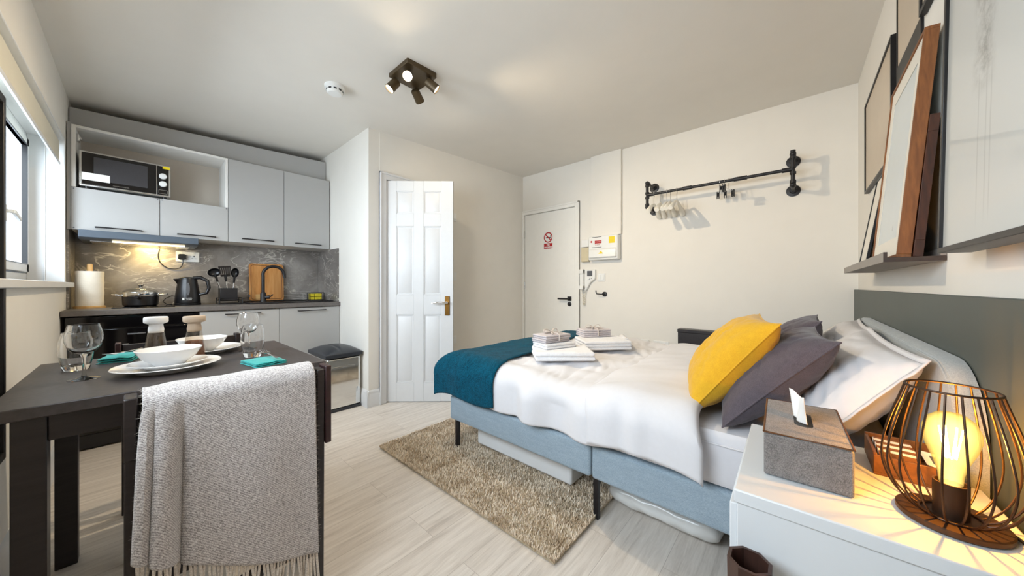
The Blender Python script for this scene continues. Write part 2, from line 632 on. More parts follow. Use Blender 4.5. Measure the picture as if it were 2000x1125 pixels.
def struct(name, m, mat, label=None, cat=None, **kw):
    o = obj(name, m, mat, **kw)
    o['kind'] = 'structure'
    if label:
        o['label'] = label
    if cat:
        o['category'] = cat
    return o


def dup(root, loc, rotz=0.0, label=None, name=None):
    r = root.copy()
    COL.objects.link(r)
    r.location = loc
    r.rotation_euler = (0, 0, rotz)
    if label:
        r['label'] = label
    for ch in list(root.children):
        c = ch.copy()
        COL.objects.link(c)
        c.parent = r
        for g in list(ch.children):
            d = g.copy()
            COL.objects.link(d)
            d.parent = c
    return r


def lettering(name, text, size, mat, origin, xdir, updir, parent=None, depth=0.0006, bold=False, align='CENTER'):
    """raised letters as a mesh, baseline centre at origin"""
    cu = bpy.data.curves.new('t', 'FONT')
    cu.body = text
    cu.size = size
    cu.extrude = depth
    cu.align_x = align
    if bold:
        cu.offset = size * 0.025
    t = bpy.data.objects.new('t', cu)
    COL.objects.link(t)
    dg = bpy.context.evaluated_depsgraph_get()
    me = bpy.data.meshes.new_from_object(t.evaluated_get(dg))
    bpy.data.objects.remove(t)
    x = Vector(xdir).normalized()
    u = Vector(updir).normalized()
    z = x.cross(u)
    off = OFF.get(parent.name, Vector((0, 0, 0))) if parent else Vector((0, 0, 0))
    base = Vector(origin) - off
    for v in me.vertices:
        p = v.co.copy()
        v.co = base + x * p.x + u * p.y + z * p.z
    me.materials.clear()
    me.materials.append(MT[mat])
    o = bpy.data.objects.new(name, me)
    COL.objects.link(o)
    if parent:
        o.parent = parent
        OFF[o.name] = off
    return o


def nz(x, y, z=0.0):
    return noise.noise(Vector((x, y, z)))


def arc(c, r, a0, a1, n, ex, ey):
    c, ex, ey = Vector(c), Vector(ex), Vector(ey)
    return [c + ex * (r * math.cos(a0 + (a1 - a0) * i / (n - 1))) + ey * (r * math.sin(a0 + (a1 - a0) * i / (n - 1))) for i in range(n)]


def rounded_rect(w, h, r, n=5):
    """2-D outline, counter-clockwise, centred"""
    out = []
    for cx, cy, a in ((w / 2 - r, h / 2 - r, 0), (-w / 2 + r, h / 2 - r, PI / 2), (-w / 2 + r, -h / 2 + r, PI), (w / 2 - r, -h / 2 + r, 1.5 * PI)):
        for i in range(n):
            t = a + PI / 2 * i / (n - 1)
            out.append((cx + r * math.cos(t), cy + r * math.sin(t)))
    return out


# ------------------------------------------------------------------ the room
XW, XE, YH, YK = -0.315, 3.43, -0.32, 3.96        # window wall, entry wall, headboard wall, kitchen wall
XR = 1.30                                          # return wall beside the kitchen


def zc(x):
    return 2.333 + 0.0516 * x                      # the ceiling falls slightly towards the window


struct('floor', B(XW - 0.3, XE + 0.2, YH - 0.2, 5.2, -0.1, 0), 'floor', smooth=False)
struct('ceiling', M().hexa([(XW - 0.1, YH - 0.1, zc(XW - 0.1)), (XE + 0.1, YH - 0.1, zc(XE + 0.1)), (XE + 0.1, YK + 0.1, zc(XE + 0.1)), (XW - 0.1, YK + 0.1, zc(XW - 0.1)),
                            (XW - 0.1, YH - 0.1, 2.75), (XE + 0.1, YH - 0.1, 2.75), (XE + 0.1, YK + 0.1, 2.75), (XW - 0.1, YK + 0.1, 2.75)]), 'ceil', smooth=False)
ZT = 2.62
WY0, WY1, WZ0, WZ1 = 0.25, 3.56, 1.065, 1.985      # window opening, its unseen near end lengthened to let in more daylight
w = M()
w.box(XW - 0.2, XW, YH - 0.1, WY0, 0, ZT).box(XW - 0.2, XW, WY1, YK + 0.1, 0, ZT)
w.box(XW - 0.2, XW, WY0, WY1, 0, WZ0).box(XW - 0.2, XW, WY0, WY1, WZ1, ZT)
struct('wall_window', w, 'wall', smooth=False)
struct('wall_kitchen', B(XW - 0.2, XR + 0.1, YK, YK + 0.1, 0, ZT), 'wall', smooth=False)
struct('wall_headboard', B(XW - 0.2, XE + 0.1, YH - 0.1, YH, 0, ZT), 'wall', smooth=False)
struct('wall_return', M().prism([(XR, 2.775, 0), (XR + 0.1, 2.779, 0), (XR + 0.1, YK, 0), (XR, YK, 0)], (0, 0, ZT)), 'wall', smooth=False)


def yb(x):
    return 2.775 + 0.0164 * (x - XR)               # face of the bathroom wall


def bw(x0, x1, z0, z1, t=0.1):
    return M().prism([(x0, yb(x0), z0), (x1, yb(x1), z0), (x1, yb(x1) + t, z0), (x0, yb(x0) + t, z0)], (0, 0, z1 - z0))


DX0, DX1, DZ = 1.455, 2.085, 1.99
w = bw(XR + 0.1, DX0, 0, ZT)
for a in ((DX1, XE, 0, ZT), (DX0, DX1, DZ, ZT)):
    q = bw(*a)
    w.add(q.v, q.f)
struct('wall_bathroom', w, 'wall', smooth=False)
EY0, EY1, EZ = 2.005, 2.785, 1.99
w = B(XE, XE + 0.1, YH - 0.1, EY0, 0, ZT).box(XE, XE + 0.1, EY1, 2.95, 0, ZT).box(XE, XE + 0.1, EY0, EY1, EZ, ZT)
struct('wall_entry', w, 'wall', smooth=False)
# the bathroom seen through the gap of its open door
struct('wall_bathroom_inside', M().box(XR + 0.1, 3.4, 4.6, 4.7, 0, ZT).box(3.4, 3.5, 2.95, 4.7, 0, ZT).box(XR + 0.0, XR + 0.1, YK, 4.6, 0, ZT), 'wall', smooth=False)
struct('ceiling_bathroom', B(XR, 3.5, YK + 0.1, 4.7, 2.4, 2.5), 'ceil', smooth=False)

# skirting with a moulded top
def skirting(name, pts):
    m = M()
    for (a, b, nrm) in pts:
        a, b, nn = Vector(a), Vector(b), Vector(nrm)
        prof = [(0.0, 0.0), (0.016, 0.0), (0.016, 0.105), (0.012, 0.112), (0.012, 0.122), (0.006, 0.14), (0.0, 0.145)]
        m.prism([a + nn * p + Vector((0, 0, z)) for p, z in prof], b - a)
    return struct(name, m, 'gloss_white')


skirting('baseboard_return', [((XR, 2.775 - 0.016, 0), (XR, 3.36, 0), (-1, 0, 0))])
skirting('baseboard_bathroom', [((XR - 0.016, yb(XR), 0), (DX0 - 0.06, yb(DX0 - 0.06), 0), (0, -1, 0)), ((DX1 + 0.06, yb(DX1 + 0.06), 0), (XE - 0.0, yb(XE), 0), (0, -1, 0))])
skirting('baseboard_entry', [((XE, YH, 0), (XE, EY0 - 0.065, 0), (-1, 0, 0))])
skirting('baseboard_window', [((XW, YH, 0), (XW, 3.38, 0), (1, 0, 0))])
skirting('baseboard_headboard', [((XW, YH, 0), (0.9, YH, 0), (0, 1, 0))])

# bathroom door casing and lining
m = M()
for x0, x1, z0, z1 in ((DX0 - 0.062, DX0, 0, DZ + 0.06), (DX1, DX1 + 0.062, 0, DZ + 0.06), (DX0, DX1, DZ, DZ + 0.06)):
    m.prism([(x0, yb(x0) - 0.018, z0), (x1, yb(x1) - 0.018, z0), (x1, yb(x1), z0), (x0, yb(x0), z0)], (0, 0, z1 - z0))
for x0, x1, z0, z1 in ((DX0 - 0.062, DX0 - 0.045, 0, DZ + 0.06), (DX0 - 0.062, DX1 + 0.062, DZ + 0.043, DZ + 0.06)):
    m.prism([(x0, yb(x0) - 0.026, z0), (x1, yb(x1) - 0.026, z0), (x1, yb(x1), z0), (x0, yb(x0), z0)], (0, 0, z1 - z0))
for x0, x1, z0, z1 in ((DX0 - 0.02, DX0 + 0.001, 0, DZ), (DX1 - 0.001, DX1 + 0.02, 0, DZ), (DX0, DX1, DZ - 0.001, DZ + 0.02)):
    m.prism([(x0, yb(x0), z0), (x1, yb(x1), z0), (x1, yb(x1) + 0.1, z0), (x0, yb(x0) + 0.1, z0)], (0, 0, z1 - z0))
struct('trim_1', m, 'gloss_white', bevel=0.003, label='white moulded casing around the bathroom doorway')

# entry door casing
m = M()
m.box(XE - 0.018, XE, EY0 - 0.062, EY0, 0, EZ + 0.055).box(XE - 0.018, XE, EY1, yb(XE) - 0.001, 0, EZ + 0.055).box(XE - 0.018, XE, EY0, EY1, EZ, EZ + 0.055)
m.box(XE - 0.026, XE, EY0 - 0.062, EY0 - 0.042, 0, EZ + 0.055).box(XE - 0.026, XE, EY0 - 0.062, yb(XE) - 0.001, EZ + 0.037, EZ + 0.055)
struct('trim_2', m, 'entry_white', bevel=0.003, label='white moulded casing around the flat entry door')

# boxed cable duct above the fuse box
struct('trim_3', B(XE - 0.035, XE, 1.432, 1.785, 1.6, zc(XE) + 0.02), 'wall', bevel=0.003, label='white boxed cable duct from fuse box up to ceiling')

# window: frame, casement, glass, reveals, sill, handle
win = thing('window_1', 'white framed window with grey daylight behind, left edge of the photo', 'window', (XW - 0.13, 2.2, WZ0))
win['kind'] = 'structure'
FX0, FX1 = XW - 0.19, XW - 0.135
m = M()
m.box(FX0, FX1, WY0, WY1, WZ0, WZ0 + 0.055).box(FX0, FX1, WY0, WY1, WZ1 - 0.055, WZ1)
for y in (WY0, WY1 - 0.055, 2.86 - 0.03, 1.72):
    m.box(FX0, FX1, y, y + 0.055, WZ0 + 0.055, WZ1 - 0.055)
obj('window_frame', m, 'upvc', win, bevel=0.005)
for (y0, y1) in ((2.89, 3.50), (1.78, 2.825), (0.31, 1.715)):
    m = M()
    z0, z1 = WZ0 + 0.058, WZ1 - 0.058
    m.box(FX0 + 0.015, FX1 + 0.014, y0, y1, z0, z0 + 0.05).box(FX0 + 0.015, FX1 + 0.014, y0, y1, z1 - 0.05, z1)
    m.box(FX0 + 0.015, FX1 + 0.014, y0, y0 + 0.05, z0, z1).box(FX0 + 0.015, FX1 + 0.014, y1 - 0.05, y1, z0, z1)
    s = obj('window_sash', m, 'upvc', win, bevel=0.004)
    g = M()
    for a in ((y0 + 0.048, y1 - 0.048, z0 + 0.044, z0 + 0.05), (y0 + 0.048, y1 - 0.048, z1 - 0.05, z1 - 0.044), (y0 + 0.046, y0 + 0.052, z0 + 0.05, z1 - 0.05), (y1 - 0.052, y1 - 0.046, z0 + 0.05, z1 - 0.05)):
        g.box(FX1 - 0.005, FX1 + 0.016, *a)
    obj('gasket', g, 'black_plastic', s, label='black rubber gasket')
    obj('glass', B(FX0 + 0.03, FX0 + 0.034, y0 + 0.048, y1 - 0.048, z0 + 0.048, z1 - 0.048), 'window_glass', s)
m = M()
hy = 2.90
m.box(FX1 + 0.014, FX1 + 0.026, hy, hy + 0.028, 1.36, 1.44).box(FX1 + 0.026, FX1 + 0.045, hy + 0.005, hy + 0.022, 1.40, 1.418)
m.bar((FX1 + 0.045, hy + 0.014, 1.41), (FX1 + 0.045, hy + 0.13, 1.385), 0.014, 0.02, (1, 0, 0))
obj('window_handle', m, 'white_plastic', win, bevel=0.003)
m = B(XW - 0.2, XW + 0.035, WY0 - 0.05, WY1 + 0.06, WZ0 - 0.032, WZ0)
struct('trim_4', m, 'gloss_white', bevel=0.004, label='white window sill board')
m = M().box(XW - 0.135, XW + 0.004, WY1 - 0.012, WY1, WZ0, WZ1).box(XW - 0.135, XW + 0.004, WY0, WY1, WZ1 - 0.012, WZ1)
m.box(XW - 0.075, XW - 0.068, WY1 - 0.018, WY1, WZ0, WZ1)
struct('trim_5', m, 'upvc', bevel=0.002, label='white window reveal lining')

# doors
door = thing('door_1', 'white six panel bathroom door standing ajar', 'door', (1.457, 2.79, 0.005))
door['kind'] = 'structure'
hu = Vector((0.409, -0.449, 0)).normalized()
hv = Vector((-hu.y, hu.x, 0))
DW, DH = 0.607, 1.98


def dmat():
    m4 = Matrix.Identity(4)
    for i in range(3):
        m4[i][0], m4[i][1], m4[i][2] = hu[i], hv[i], (0, 0, 1)[i]
        m4[i][3] = (1.457, 2.79, 0.005)[i]
    return m4


m = B(0, DW, 0.008, 0.03, 0, DH)
cols = ((0.10, 0.255), (0.345, 0.50))
rows = ((0.17, 0.781), (0.956, 1.573), (1.686, 1.888))
# stiles and rails
m.box(0, cols[0][0], 0, 0.038, 0, DH).box(cols[0][1], cols[1][0], 0, 0.038, 0, DH).box(cols[1][1], DW, 0, 0.038, 0, DH)
zz = [0] + [z for r in rows for z in r] + [DH]
for k in range(0, len(zz), 2):
    for c in cols:
        m.box(c[0], c[1], 0, 0.038, zz[k], zz[k + 1])
for c in cols:
    for r in rows:
        for f0, f1, s in ((0.008, 0.001, 1), (0.03, 0.037, -1)):
            x0, x1, z0, z1 = c[0], c[1], r[0], r[1]
            e, g = 0.018, 0.034
            # sloping moulding then a raised field
            pts = [(x0 + e, f0, z0 + e), (x1 - e, f0, z0 + e), (x1 - e, f0, z1 - e), (x0 + e, f0, z1 - e),
                   (x0 + g, f1, z0 + g), (x1 - g, f1, z0 + g), (x1 - g, f1, z1 - g), (x0 + g, f1, z1 - g)]
            m.hexa(pts)
            fr = 0.008
            for (a0, a1, b0, b1) in ((x0, x1, z0, z0 + fr), (x0, x1, z1 - fr, z1), (x0, x0 + fr, z0, z1), (x1 - fr, x1, z0, z1)):
                m.box(a0, a1, min(f0, f0 + s * -0.005), max(f0, f0 + s * -0.005), b0, b1)
obj('door_leaf', m.xf(dmat()), 'gloss_white', door, bevel=0.002)
m = B(0.535, 0.578, -0.009, 0, 0.772, 0.945)
obj('handle_plate', m.xf(dmat()), 'brass', door, bevel=0.004, label='aged brass handle plate with keyhole')
m = M().tube([(0.557, -0.005, 0.888), (0.557, -0.045, 0.888)], 0.011)
m.tube([(0.557, -0.045, 0.888), (0.53, -0.052, 0.89), (0.49, -0.053, 0.893), (0.45, -0.05, 0.888), (0.425, -0.046, 0.884)], [0.010, 0.010, 0.009, 0.008, 0.006])
obj('door_handle', m.xf(dmat()), 'chrome', door, label='polished lever handle')
for z in (0.2, 1.0, 1.75):
    obj('hinge', M().cyl((-0.006, -0.004, z), (-0.006, -0.004, z + 0.085), 0.006, 10).box(-0.004, 0.002, -0.002, 0.03, z, z + 0.085).xf(dmat()), 'brass', door)

door2 = thing('door_2', 'flat white entry door with red no smoking sticker', 'door', (XE + 0.02, 2.395, 0))
door2['kind'] = 'structure'
obj('door_leaf', B(XE + 0.006, XE + 0.046, EY0 + 0.006, EY1 - 0.006, 0.006, EZ - 0.006), 'entry_white', door2, bevel=0.002)
hy = 2.086
obj('rose', M().box(XE - 0.006, XE + 0.006, hy - 0.027, hy + 0.027, 0.862, 0.916), 'black_matt', door2, bevel=0.003, label='square black handle rose')
m = M().cyl((XE, hy, 0.889), (XE - 0.05, hy, 0.889), 0.010, 12).box(XE - 0.058, XE - 0.04, hy - 0.01, hy + 0.135, 0.879, 0.898)
obj('door_handle', m, 'black_matt', door2, bevel=0.003, label='black lever handle')
m = M().lathe((XE + 0.006, hy, 0.825), [(0.026, 0), (0.026, 0.01), (0.02, 0.013)], 24, (-1, 0, 0)).box(XE - 0.03, XE - 0.005, hy - 0.012, hy + 0.012, 0.819, 0.831)
obj('thumb_turn', m, 'black_matt', door2, label='round black thumb turn lock')
for z in (0.25, 1.0, 1.68):
    obj('hinge', M().cyl((XE - 0.002, EY1 - 0.004, z), (XE - 0.002, EY1 - 0.004, z + 0.1), 0.007, 10), 'steel', door2)

# no smoking sticker
st = thing('no_smoking_sign', 'red and white no smoking sticker on the entry door', 'sign', (XE + 0.006, 2.40, 1.515))
sx = XE + 0.0055
obj('sticker', B(sx - 0.001, sx, 2.33, 2.47, 1.515, 1.735), 'white_plastic', st)
obj('text_band', B(sx - 0.0016, sx - 0.001, 2.335, 2.465, 1.518, 1.585), 'red', st, label='red band with white words')
for t_, z in (('No', 1.556), ('smoking', 1.528)):
    lettering('lettering', t_, 0.034, 'white_plastic', (sx - 0.002, 2.40, z), (0, -1, 0), (0, 0, 1), st, bold=True)
m = M()
n_ = 40
ring = []
for rr in (0.066, 0.052):
    ring.append([(sx - 0.0022, 2.40 + rr * math.cos(2 * PI * i / n_), 1.66 + rr * math.sin(2 * PI * i / n_)) for i in range(n_)])
m.add(ring[0] + ring[1], [(i, (i + 1) % n_, n_ + (i + 1) % n_, n_ + i) for i in range(n_)])
m.bar((sx - 0.0022, 2.40 + 0.042, 1.66 + 0.042), (sx - 0.0022, 2.40 - 0.042, 1.66 - 0.042), 0.0006, 0.013, (1, 0, 0))
obj('prohibition_ring', m, 'red', st, solid=0.0005)
m = B(sx - 0.0018, sx - 0.0012, 2.375, 2.435, 1.652, 1.664).box(sx - 0.0018, sx - 0.0012, 2.362, 2.373, 1.652, 1.664)
m.bar((sx - 0.0015, 2.366, 1.666), (sx - 0.0015, 2.372, 1.69), 0.0006, 0.005, (1, 0, 0))
obj('cigarette_mark', m, 'black_print', st)

# ------------------------------------------------------------------ wall-mounted small things on the entry wall
fb = thing('fuse_box', 'white fuse box with yellow and red stickers below the duct', 'fuse box', (XE, 1.615, 1.33))
obj('housing', B(XE - 0.085, XE, 1.445, 1.79, 1.33, 1.595), 'white_plastic', fb, bevel=0.012)
obj('cover_flap', M().prism([(XE - 0.085, 1.46, 1.455), (XE - 0.10, 1.46, 1.44), (XE - 0.108, 1.46, 1.36), (XE - 0.085, 1.46, 1.345)], (0, 0.315, 0)), 'white_plastic', fb, bevel=0.004)
fx = XE - 0.0855
obj('warning_label', B(fx - 0.001, fx, 1.478, 1.545, 1.505, 1.575), 'yellow_print', fb, label='yellow warning sticker')
for z in (1.582, 1.47):
    obj('rule_line', B(fx - 0.001, fx, 1.63, 1.74, z - 0.003, z + 0.003), 'grey_print', fb)
obj('notice_label', B(fx - 0.0012, fx, 1.63, 1.71, 1.512, 1.545), 'red', fb, label='red notice sticker')
lettering('lettering', 'IMPORTANT', 0.012, 'white_plastic', (fx - 0.0018, 1.67, 1.525), (0, -1, 0), (0, 0, 1), fb)
lettering('lettering', 'Test regularly', 0.010, 'red', (fx - 0.0012, 1.68, 1.495), (0, -1, 0), (0, 0, 1), fb)
obj('round_mark', M().cyl((fx, 1.75, 1.536), (fx - 0.001, 1.75, 1.536), 0.011, 20), 'red', fb)
obj('warning_triangle', M().prism([(XE - 0.1075, 1.60, 1.395), (XE - 0.1075, 1.655, 1.395), (XE - 0.104, 1.628, 1.425)], (-0.002, 0, 0)), 'yellow_print', fb)

cb = thing('chime_box', 'small two tone beige chime box left of the fuse box', 'door chime', (XE, 1.855, 1.32))
obj('lower_cover', B(XE - 0.045, XE, 1.808, 1.905, 1.32, 1.485), 'beige_plastic', cb, bevel=0.006)
obj('upper_cover', B(XE - 0.042, XE, 1.81, 1.903, 1.49, 1.575), 'white_plastic', cb, bevel=0.005)

ic = thing('intercom', 'white intercom handset with grey screen beside entry door', 'intercom', (XE, 1.82, 0.98))
poly = [(1.90, 1.23), (1.735, 1.23), (1.735, 1.125), (1.80, 1.075), (1.845, 0.99), (1.90, 0.99)]
obj('body', M().prism([(XE, y, z) for y, z in poly], (-0.035, 0, 0)), 'white_plastic', ic, bevel=0.007)
m = M().box(XE - 0.07, XE - 0.03, 1.862, 1.912, 1.0, 1.235).box(XE - 0.08, XE - 0.03, 1.862, 1.912, 1.18, 1.235).box(XE - 0.08, XE - 0.03, 1.862, 1.912, 1.0, 1.05)
obj('handset', m, 'white_plastic', ic, bevel=0.008)
obj('screen', B(XE - 0.037, XE - 0.034, 1.765, 1.83, 1.155, 1.215), 'grey_print', ic, label='grey screen')
for i, y in enumerate((1.818, 1.797, 1.775)):
    obj('button', M().cyl((XE - 0.034, y, 1.115 + 0.008 * i), (XE - 0.039, y, 1.115 + 0.008 * i), 0.006, 12), 'steel', ic)
pts = []
for i in range(90):
    t = i / 89
    a = t * 2 * PI * 16
    z = 0.995 - 0.17 * math.sin(PI * t)
    y = 1.895 - 0.035 * t
    pts.append((XE - 0.03 + 0.008 * math.cos(a), y + 0.008 * math.sin(a), z))
obj('coiled_cord', M().tube(pts, 0.003, 6), 'cream', ic, label='cream coiled cord')


def plate(name, label, cat, x, y0, y1, z0, z1, gangs=1, group=None, sockets=True, nx=-1):
    t = thing(name, label, cat, (x, (y0 + y1) / 2, z0), group)
    d = 0.01 * nx
    obj('face_plate', B(x, x + d, y0, y1, z0, z1), 'white_plastic', t, bevel=0.003)
    w_ = (y1 - y0) / gangs
    for g in range(gangs):
        yc = y0 + w_ * (g + 0.5)
        zm = (z0 + z1) / 2
        if sockets:
            m = M()
            for dy, dz, a, b in ((0, 0.012, 0.003, 0.005), (-0.011, -0.008, 0.0045, 0.002), (0.011, -0.008, 0.0045, 0.002)):
                m.box(x + d * 1.02, x + d, yc + dy - a, yc + dy + a, zm + dz - b, zm + dz + b)
            obj('pin_slots', m, 'black_print', t)
            obj('rocker', B(x + d * 1.35, x + d * 0.9, yc - 0.006, yc + 0.006, z1 - 0.024, z1 - 0.008), 'white_plastic', t, bevel=0.001)
        else:
            obj('rocker', B(x + d * 1.5, x + d * 0.9, yc - w_ * 0.3, yc + w_ * 0.3, zm - 0.026, zm + 0.026), 'white_plastic', t, bevel=0.002)
    return t


plate('light_switch', 'white double light switch right of the intercom', 'light switch', XE, 1.625, 1.713, 1.098, 1.184, 2, sockets=False)
plate('wall_socket', 'white single wall socket low on entry wall', 'socket', XE, 1.15, 1.226, 0.425, 0.495, 1)
ds = plate('wall_socket', 'white double wall socket with white plug, low on entry wall', 'socket', XE, 0.96, 1.106, 0.425, 0.495, 2)
pg = thing('adapter_plug', 'white plug in the low double socket', 'plug', (XE - 0.01, 0.995, 0.44))
obj('body', B(XE - 0.045, XE - 0.0106, 0.975, 1.015, 0.432, 0.468), 'white_plastic', pg, bevel=0.006)
obj('cable', M().tube([(XE - 0.03, 0.985, 0.435), (XE - 0.035, 0.97, 0.40), (XE - 0.03, 0.955, 0.34), (XE - 0.02, 0.95, 0.25), (XE - 0.02, 0.94, 0.15)], 0.003, 8), 'white_plastic', pg)

ck = thing('coat_hook', 'single round black coat hook below the light switch', 'hook', (XE, 1.63, 0.955))
obj('base', M().lathe((XE, 1.63, 0.952), [(0.027, 0), (0.027, 0.012), (0.02, 0.016)], 24, (-1, 0, 0)), 'black_matt', ck)
obj('arm', M().tube([(XE - 0.012, 1.63, 0.952), (XE - 0.05, 1.645, 0.952), (XE - 0.06, 1.70, 0.955), (XE - 0.06, 1.708, 0.975), (XE - 0.06, 1.709, 0.992)], 0.006, 10), 'black_matt', ck)

# tiny plates behind the bathroom door's free edge
for nm, lb, z in (('light_switch', 'white switch plate high beside the bathroom door edge', 1.78), ('light_switch', 'white switch plate at mid height beside bathroom door edge', 1.145), ('wall_socket', 'white socket plate low beside the bathroom door edge', 0.47)):
    t = thing(nm, lb, 'switch' if nm == 'light_switch' else 'socket', (2.225, yb(2.225), z))
    x0, x1 = 2.185, 2.265
    obj('face_plate', M().prism([(x0, yb(x0), z - 0.043), (x1, yb(x1), z - 0.043), (x1, yb(x1), z + 0.043), (x0, yb(x0), z + 0.043)], (0, -0.012, 0)), 'white_plastic', t, bevel=0.003)
    obj('rocker', B(2.205, 2.245, yb(2.225) - 0.018, yb(2.225) - 0.01, z - 0.02, z + 0.02), 'white_plastic', t, bevel=0.002)

# ------------------------------------------------------------------ pipe clothes rail, hangers
BX = 3.22
rail = thing('clothes_rail', 'black industrial pipe clothes rail fixed high on the wall', 'clothes rail', (XE, 0.56, 1.8))
for y in (1.097, 0.036):
    for z in (2.027, 1.797):
        fl = obj('flange', M().lathe((XE, y, z), [(0.045, 0), (0.045, 0.006), (0.024, 0.009), (0.02, 0.03)], 24, (-1, 0, 0)), 'black_matt', rail)
        m = M().cyl((XE - 0.02, y, z), (BX + 0.02, y, z), 0.0125, 14).sphere((BX, y, z), 0.02)
        m.cyl((BX + 0.022, y, z), (BX + 0.04, y, z), 0.019, 14)
        obj('wall_arm', m, 'black_matt', rail)
    m = M().cyl((BX, y, 1.797), (BX, y, 2.027), 0.0135, 14)
    for z, h in ((1.82, 0.02), (1.885, 0.018), (1.93, 0.018), (2.0, 0.018)):
        m.cyl((BX, y, z - h / 2), (BX, y, z + h / 2), 0.019, 16)
    if y < 0.5:
        m.cyl((BX, y, 2.03), (BX, y, 2.055), 0.016, 16)
    obj('upright', m, 'black_matt', rail)
m = M().cyl((BX, 1.097, 1.914), (BX, 0.036, 1.914), 0.0125, 14)
for y, h in ((1.07, 0.03), (0.75, 0.035), (0.36, 0.045), (0.07, 0.03)):
    m.cyl((BX, y - h, 1.914), (BX, y + h, 1.914), 0.017, 14)
obj('hanging_bar', m, 'black_matt', rail)


def hanger(y, tilt, label):
    h = thing('clothes_hanger', label, 'hanger', (BX, y, 1.914), 'ivory clothes hangers')
    hook = arc((BX, y, 1.914 + 0.0), 0.0185, PI * 1.15, -0.25 * PI, 14, (1, 0, 0), (0, 0, 1))
    hook += [Vector((BX + 0.006, y, 1.885)), Vector((BX, y, 1.868)), Vector((BX, y, 1.82))]
    obj('hook', M().tube(hook, 0.002, 8), 'chrome', h)
    pts, rr = [], []
    for i in range(25):
        u = -1 + 2 * i / 24
        pts.append((BX + 0.19 * u, y, 1.822 - 0.105 * abs(u) ** 1.3 - 0.006 * (1 - abs(u))))
        rr.append(0.009 + 0.017 * abs(u) ** 1.3 - (0.006 if i in (0, 24) else 0))
    m = M().tube(pts, rr, 12, flat=0.9)
    obj('shoulder_bar', m, 'hanger', h)
    h.rotation_euler = (0, 0, tilt)
    return h


hl = ['leftmost ivory clothes hanger on the pipe rail', 'second ivory hanger from the left on the pipe rail', 'middle ivory hanger of five on the pipe rail',
      'fourth ivory hanger from the left on the pipe rail', 'rightmost ivory clothes hanger on the pipe rail']
for y, tl, lb in zip((1.035, 0.975, 0.922, 0.89, 0.835), (0.05, 0.12, 0.1, 0.08, -0.02), hl):
    hanger(y, tl, lb)


def clip_hanger(y, tilt, label):
    h = thing('clip_hanger', label, 'hanger', (BX, y, 1.914), 'chrome clip hangers')
    hook = arc((BX, y, 1.914), 0.0185, PI * 1.15, -0.25 * PI, 14, (1, 0, 0), (0, 0, 1)) + [Vector((BX, y, 1.87)), Vector((BX, y, 1.845))]
    obj('hook', M().tube(hook, 0.002, 8), 'chrome', h)
    obj('crossbar', M().tube([(BX - 0.15, y, 1.843), (BX + 0.15, y, 1.843)], 0.0025, 8), 'chrome', h)
    for s in (-1, 1):
        x = BX + s * 0.11
        m = M().box(x - 0.012, x + 0.012, y - 0.01, y - 0.004, 1.80, 1.86).box(x - 0.015, x + 0.015, y + 0.004, y + 0.01, 1.80, 1.86).box(x - 0.008, x + 0.008, y - 0.006, y + 0.006, 1.82, 1.85)
        obj('clip', m, 'black_matt', h, bevel=0.002)
    h.rotation_euler = (0, 0, tilt)
    return h


for y, tl, lb in ((0.505, 0.25, 'left chrome clip hanger of the three on the pipe rail'), (0.468, 0.1, 'middle chrome clip hanger of the three on the pipe rail'), (0.44, -0.15, 'right chrome clip hanger of the three on the pipe rail')):
    clip_hanger(y, tl, lb)

# low dark panel standing at the entry wall behind the bed
lp = thing('low_cabinet', 'low black panel unit against the wall behind the bed', 'low cabinet', (3.36, 0.5, 0))
obj('top', B(3.30, 3.41, 0.03, 0.853, 0.615, 0.643), 'espresso', lp, bevel=0.003)
obj('front_panel', B(3.305, 3.325, 0.045, 0.85, 0.08, 0.615), 'espresso', lp, bevel=0.003)
for y in (0.055, 0.84):
    obj('side_panel', B(3.326, 3.408, y - 0.009, y + 0.009, 0, 0.615), 'espresso', lp, bevel=0.002)

# ------------------------------------------------------------------ ceiling spotlight and smoke alarm
zcl = zc(1.15)
cl = thing('ceiling_spotlight', 'square bronze ceiling light with four spot heads', 'ceiling light', (1.148, 1.845, zcl))
obj('ceiling_plate', B(1.045, 1.252, 1.735, 1.955, zcl - 0.03, zcl + 0.004), 'spot_black', cl, bevel=0.004)
heads = [((1.075, 1.935), (-0.55, 0.15, -0.78), 0.9), ((1.09, 1.80), (-0.52, -0.68, -0.56), 0.22), ((1.225, 1.925), (0.75, 0.35, -0.52), 0.16), ((1.22, 1.765), (0.64, -0.46, -0.60), 1.35)]
for (x, y), d, share in heads:
    d = Vector(d).normalized()
    top = Vector((x, y, zcl - 0.03))
    piv = top + Vector((0, 0, -0.035))
    hd = obj('spot_head', M().lathe(piv - d * 0.025, [(0.022, 0), (0.028, 0.006), (0.030, 0.082), (0.028, 0.082), (0.025, 0.070)], 24, d), 'spot_black', cl)
    obj('swivel', M().cyl(top, piv, 0.006, 10), 'spot_black', hd)
    obj('lamp_lens', M().lathe(piv - d * 0.025, [(0.0, 0.071), (0.0255, 0.071), (0.0255, 0.073), (0.0, 0.075)], 24, d, caps=False), 'lens', hd, label='lit lamp lens')
    ld = bpy.data.lights.new('spot_bulb', 'SPOT')
    ld.energy = SPOT_POWER * share
    ld.color = (1.0, 0.80, 0.54)
    ld.spot_size = math.radians(120)
    ld.spot_blend = 1.0
    ld.shadow_soft_size = 0.02
    lo = bpy.data.objects.new('spot_bulb', ld)
    COL.objects.link(lo)
    lo.parent = cl
    lo.location = piv + d * 0.068 - Vector((1.148, 1.845, zcl))
    lo.rotation_euler = d.to_track_quat('-Z', 'Y').to_euler()

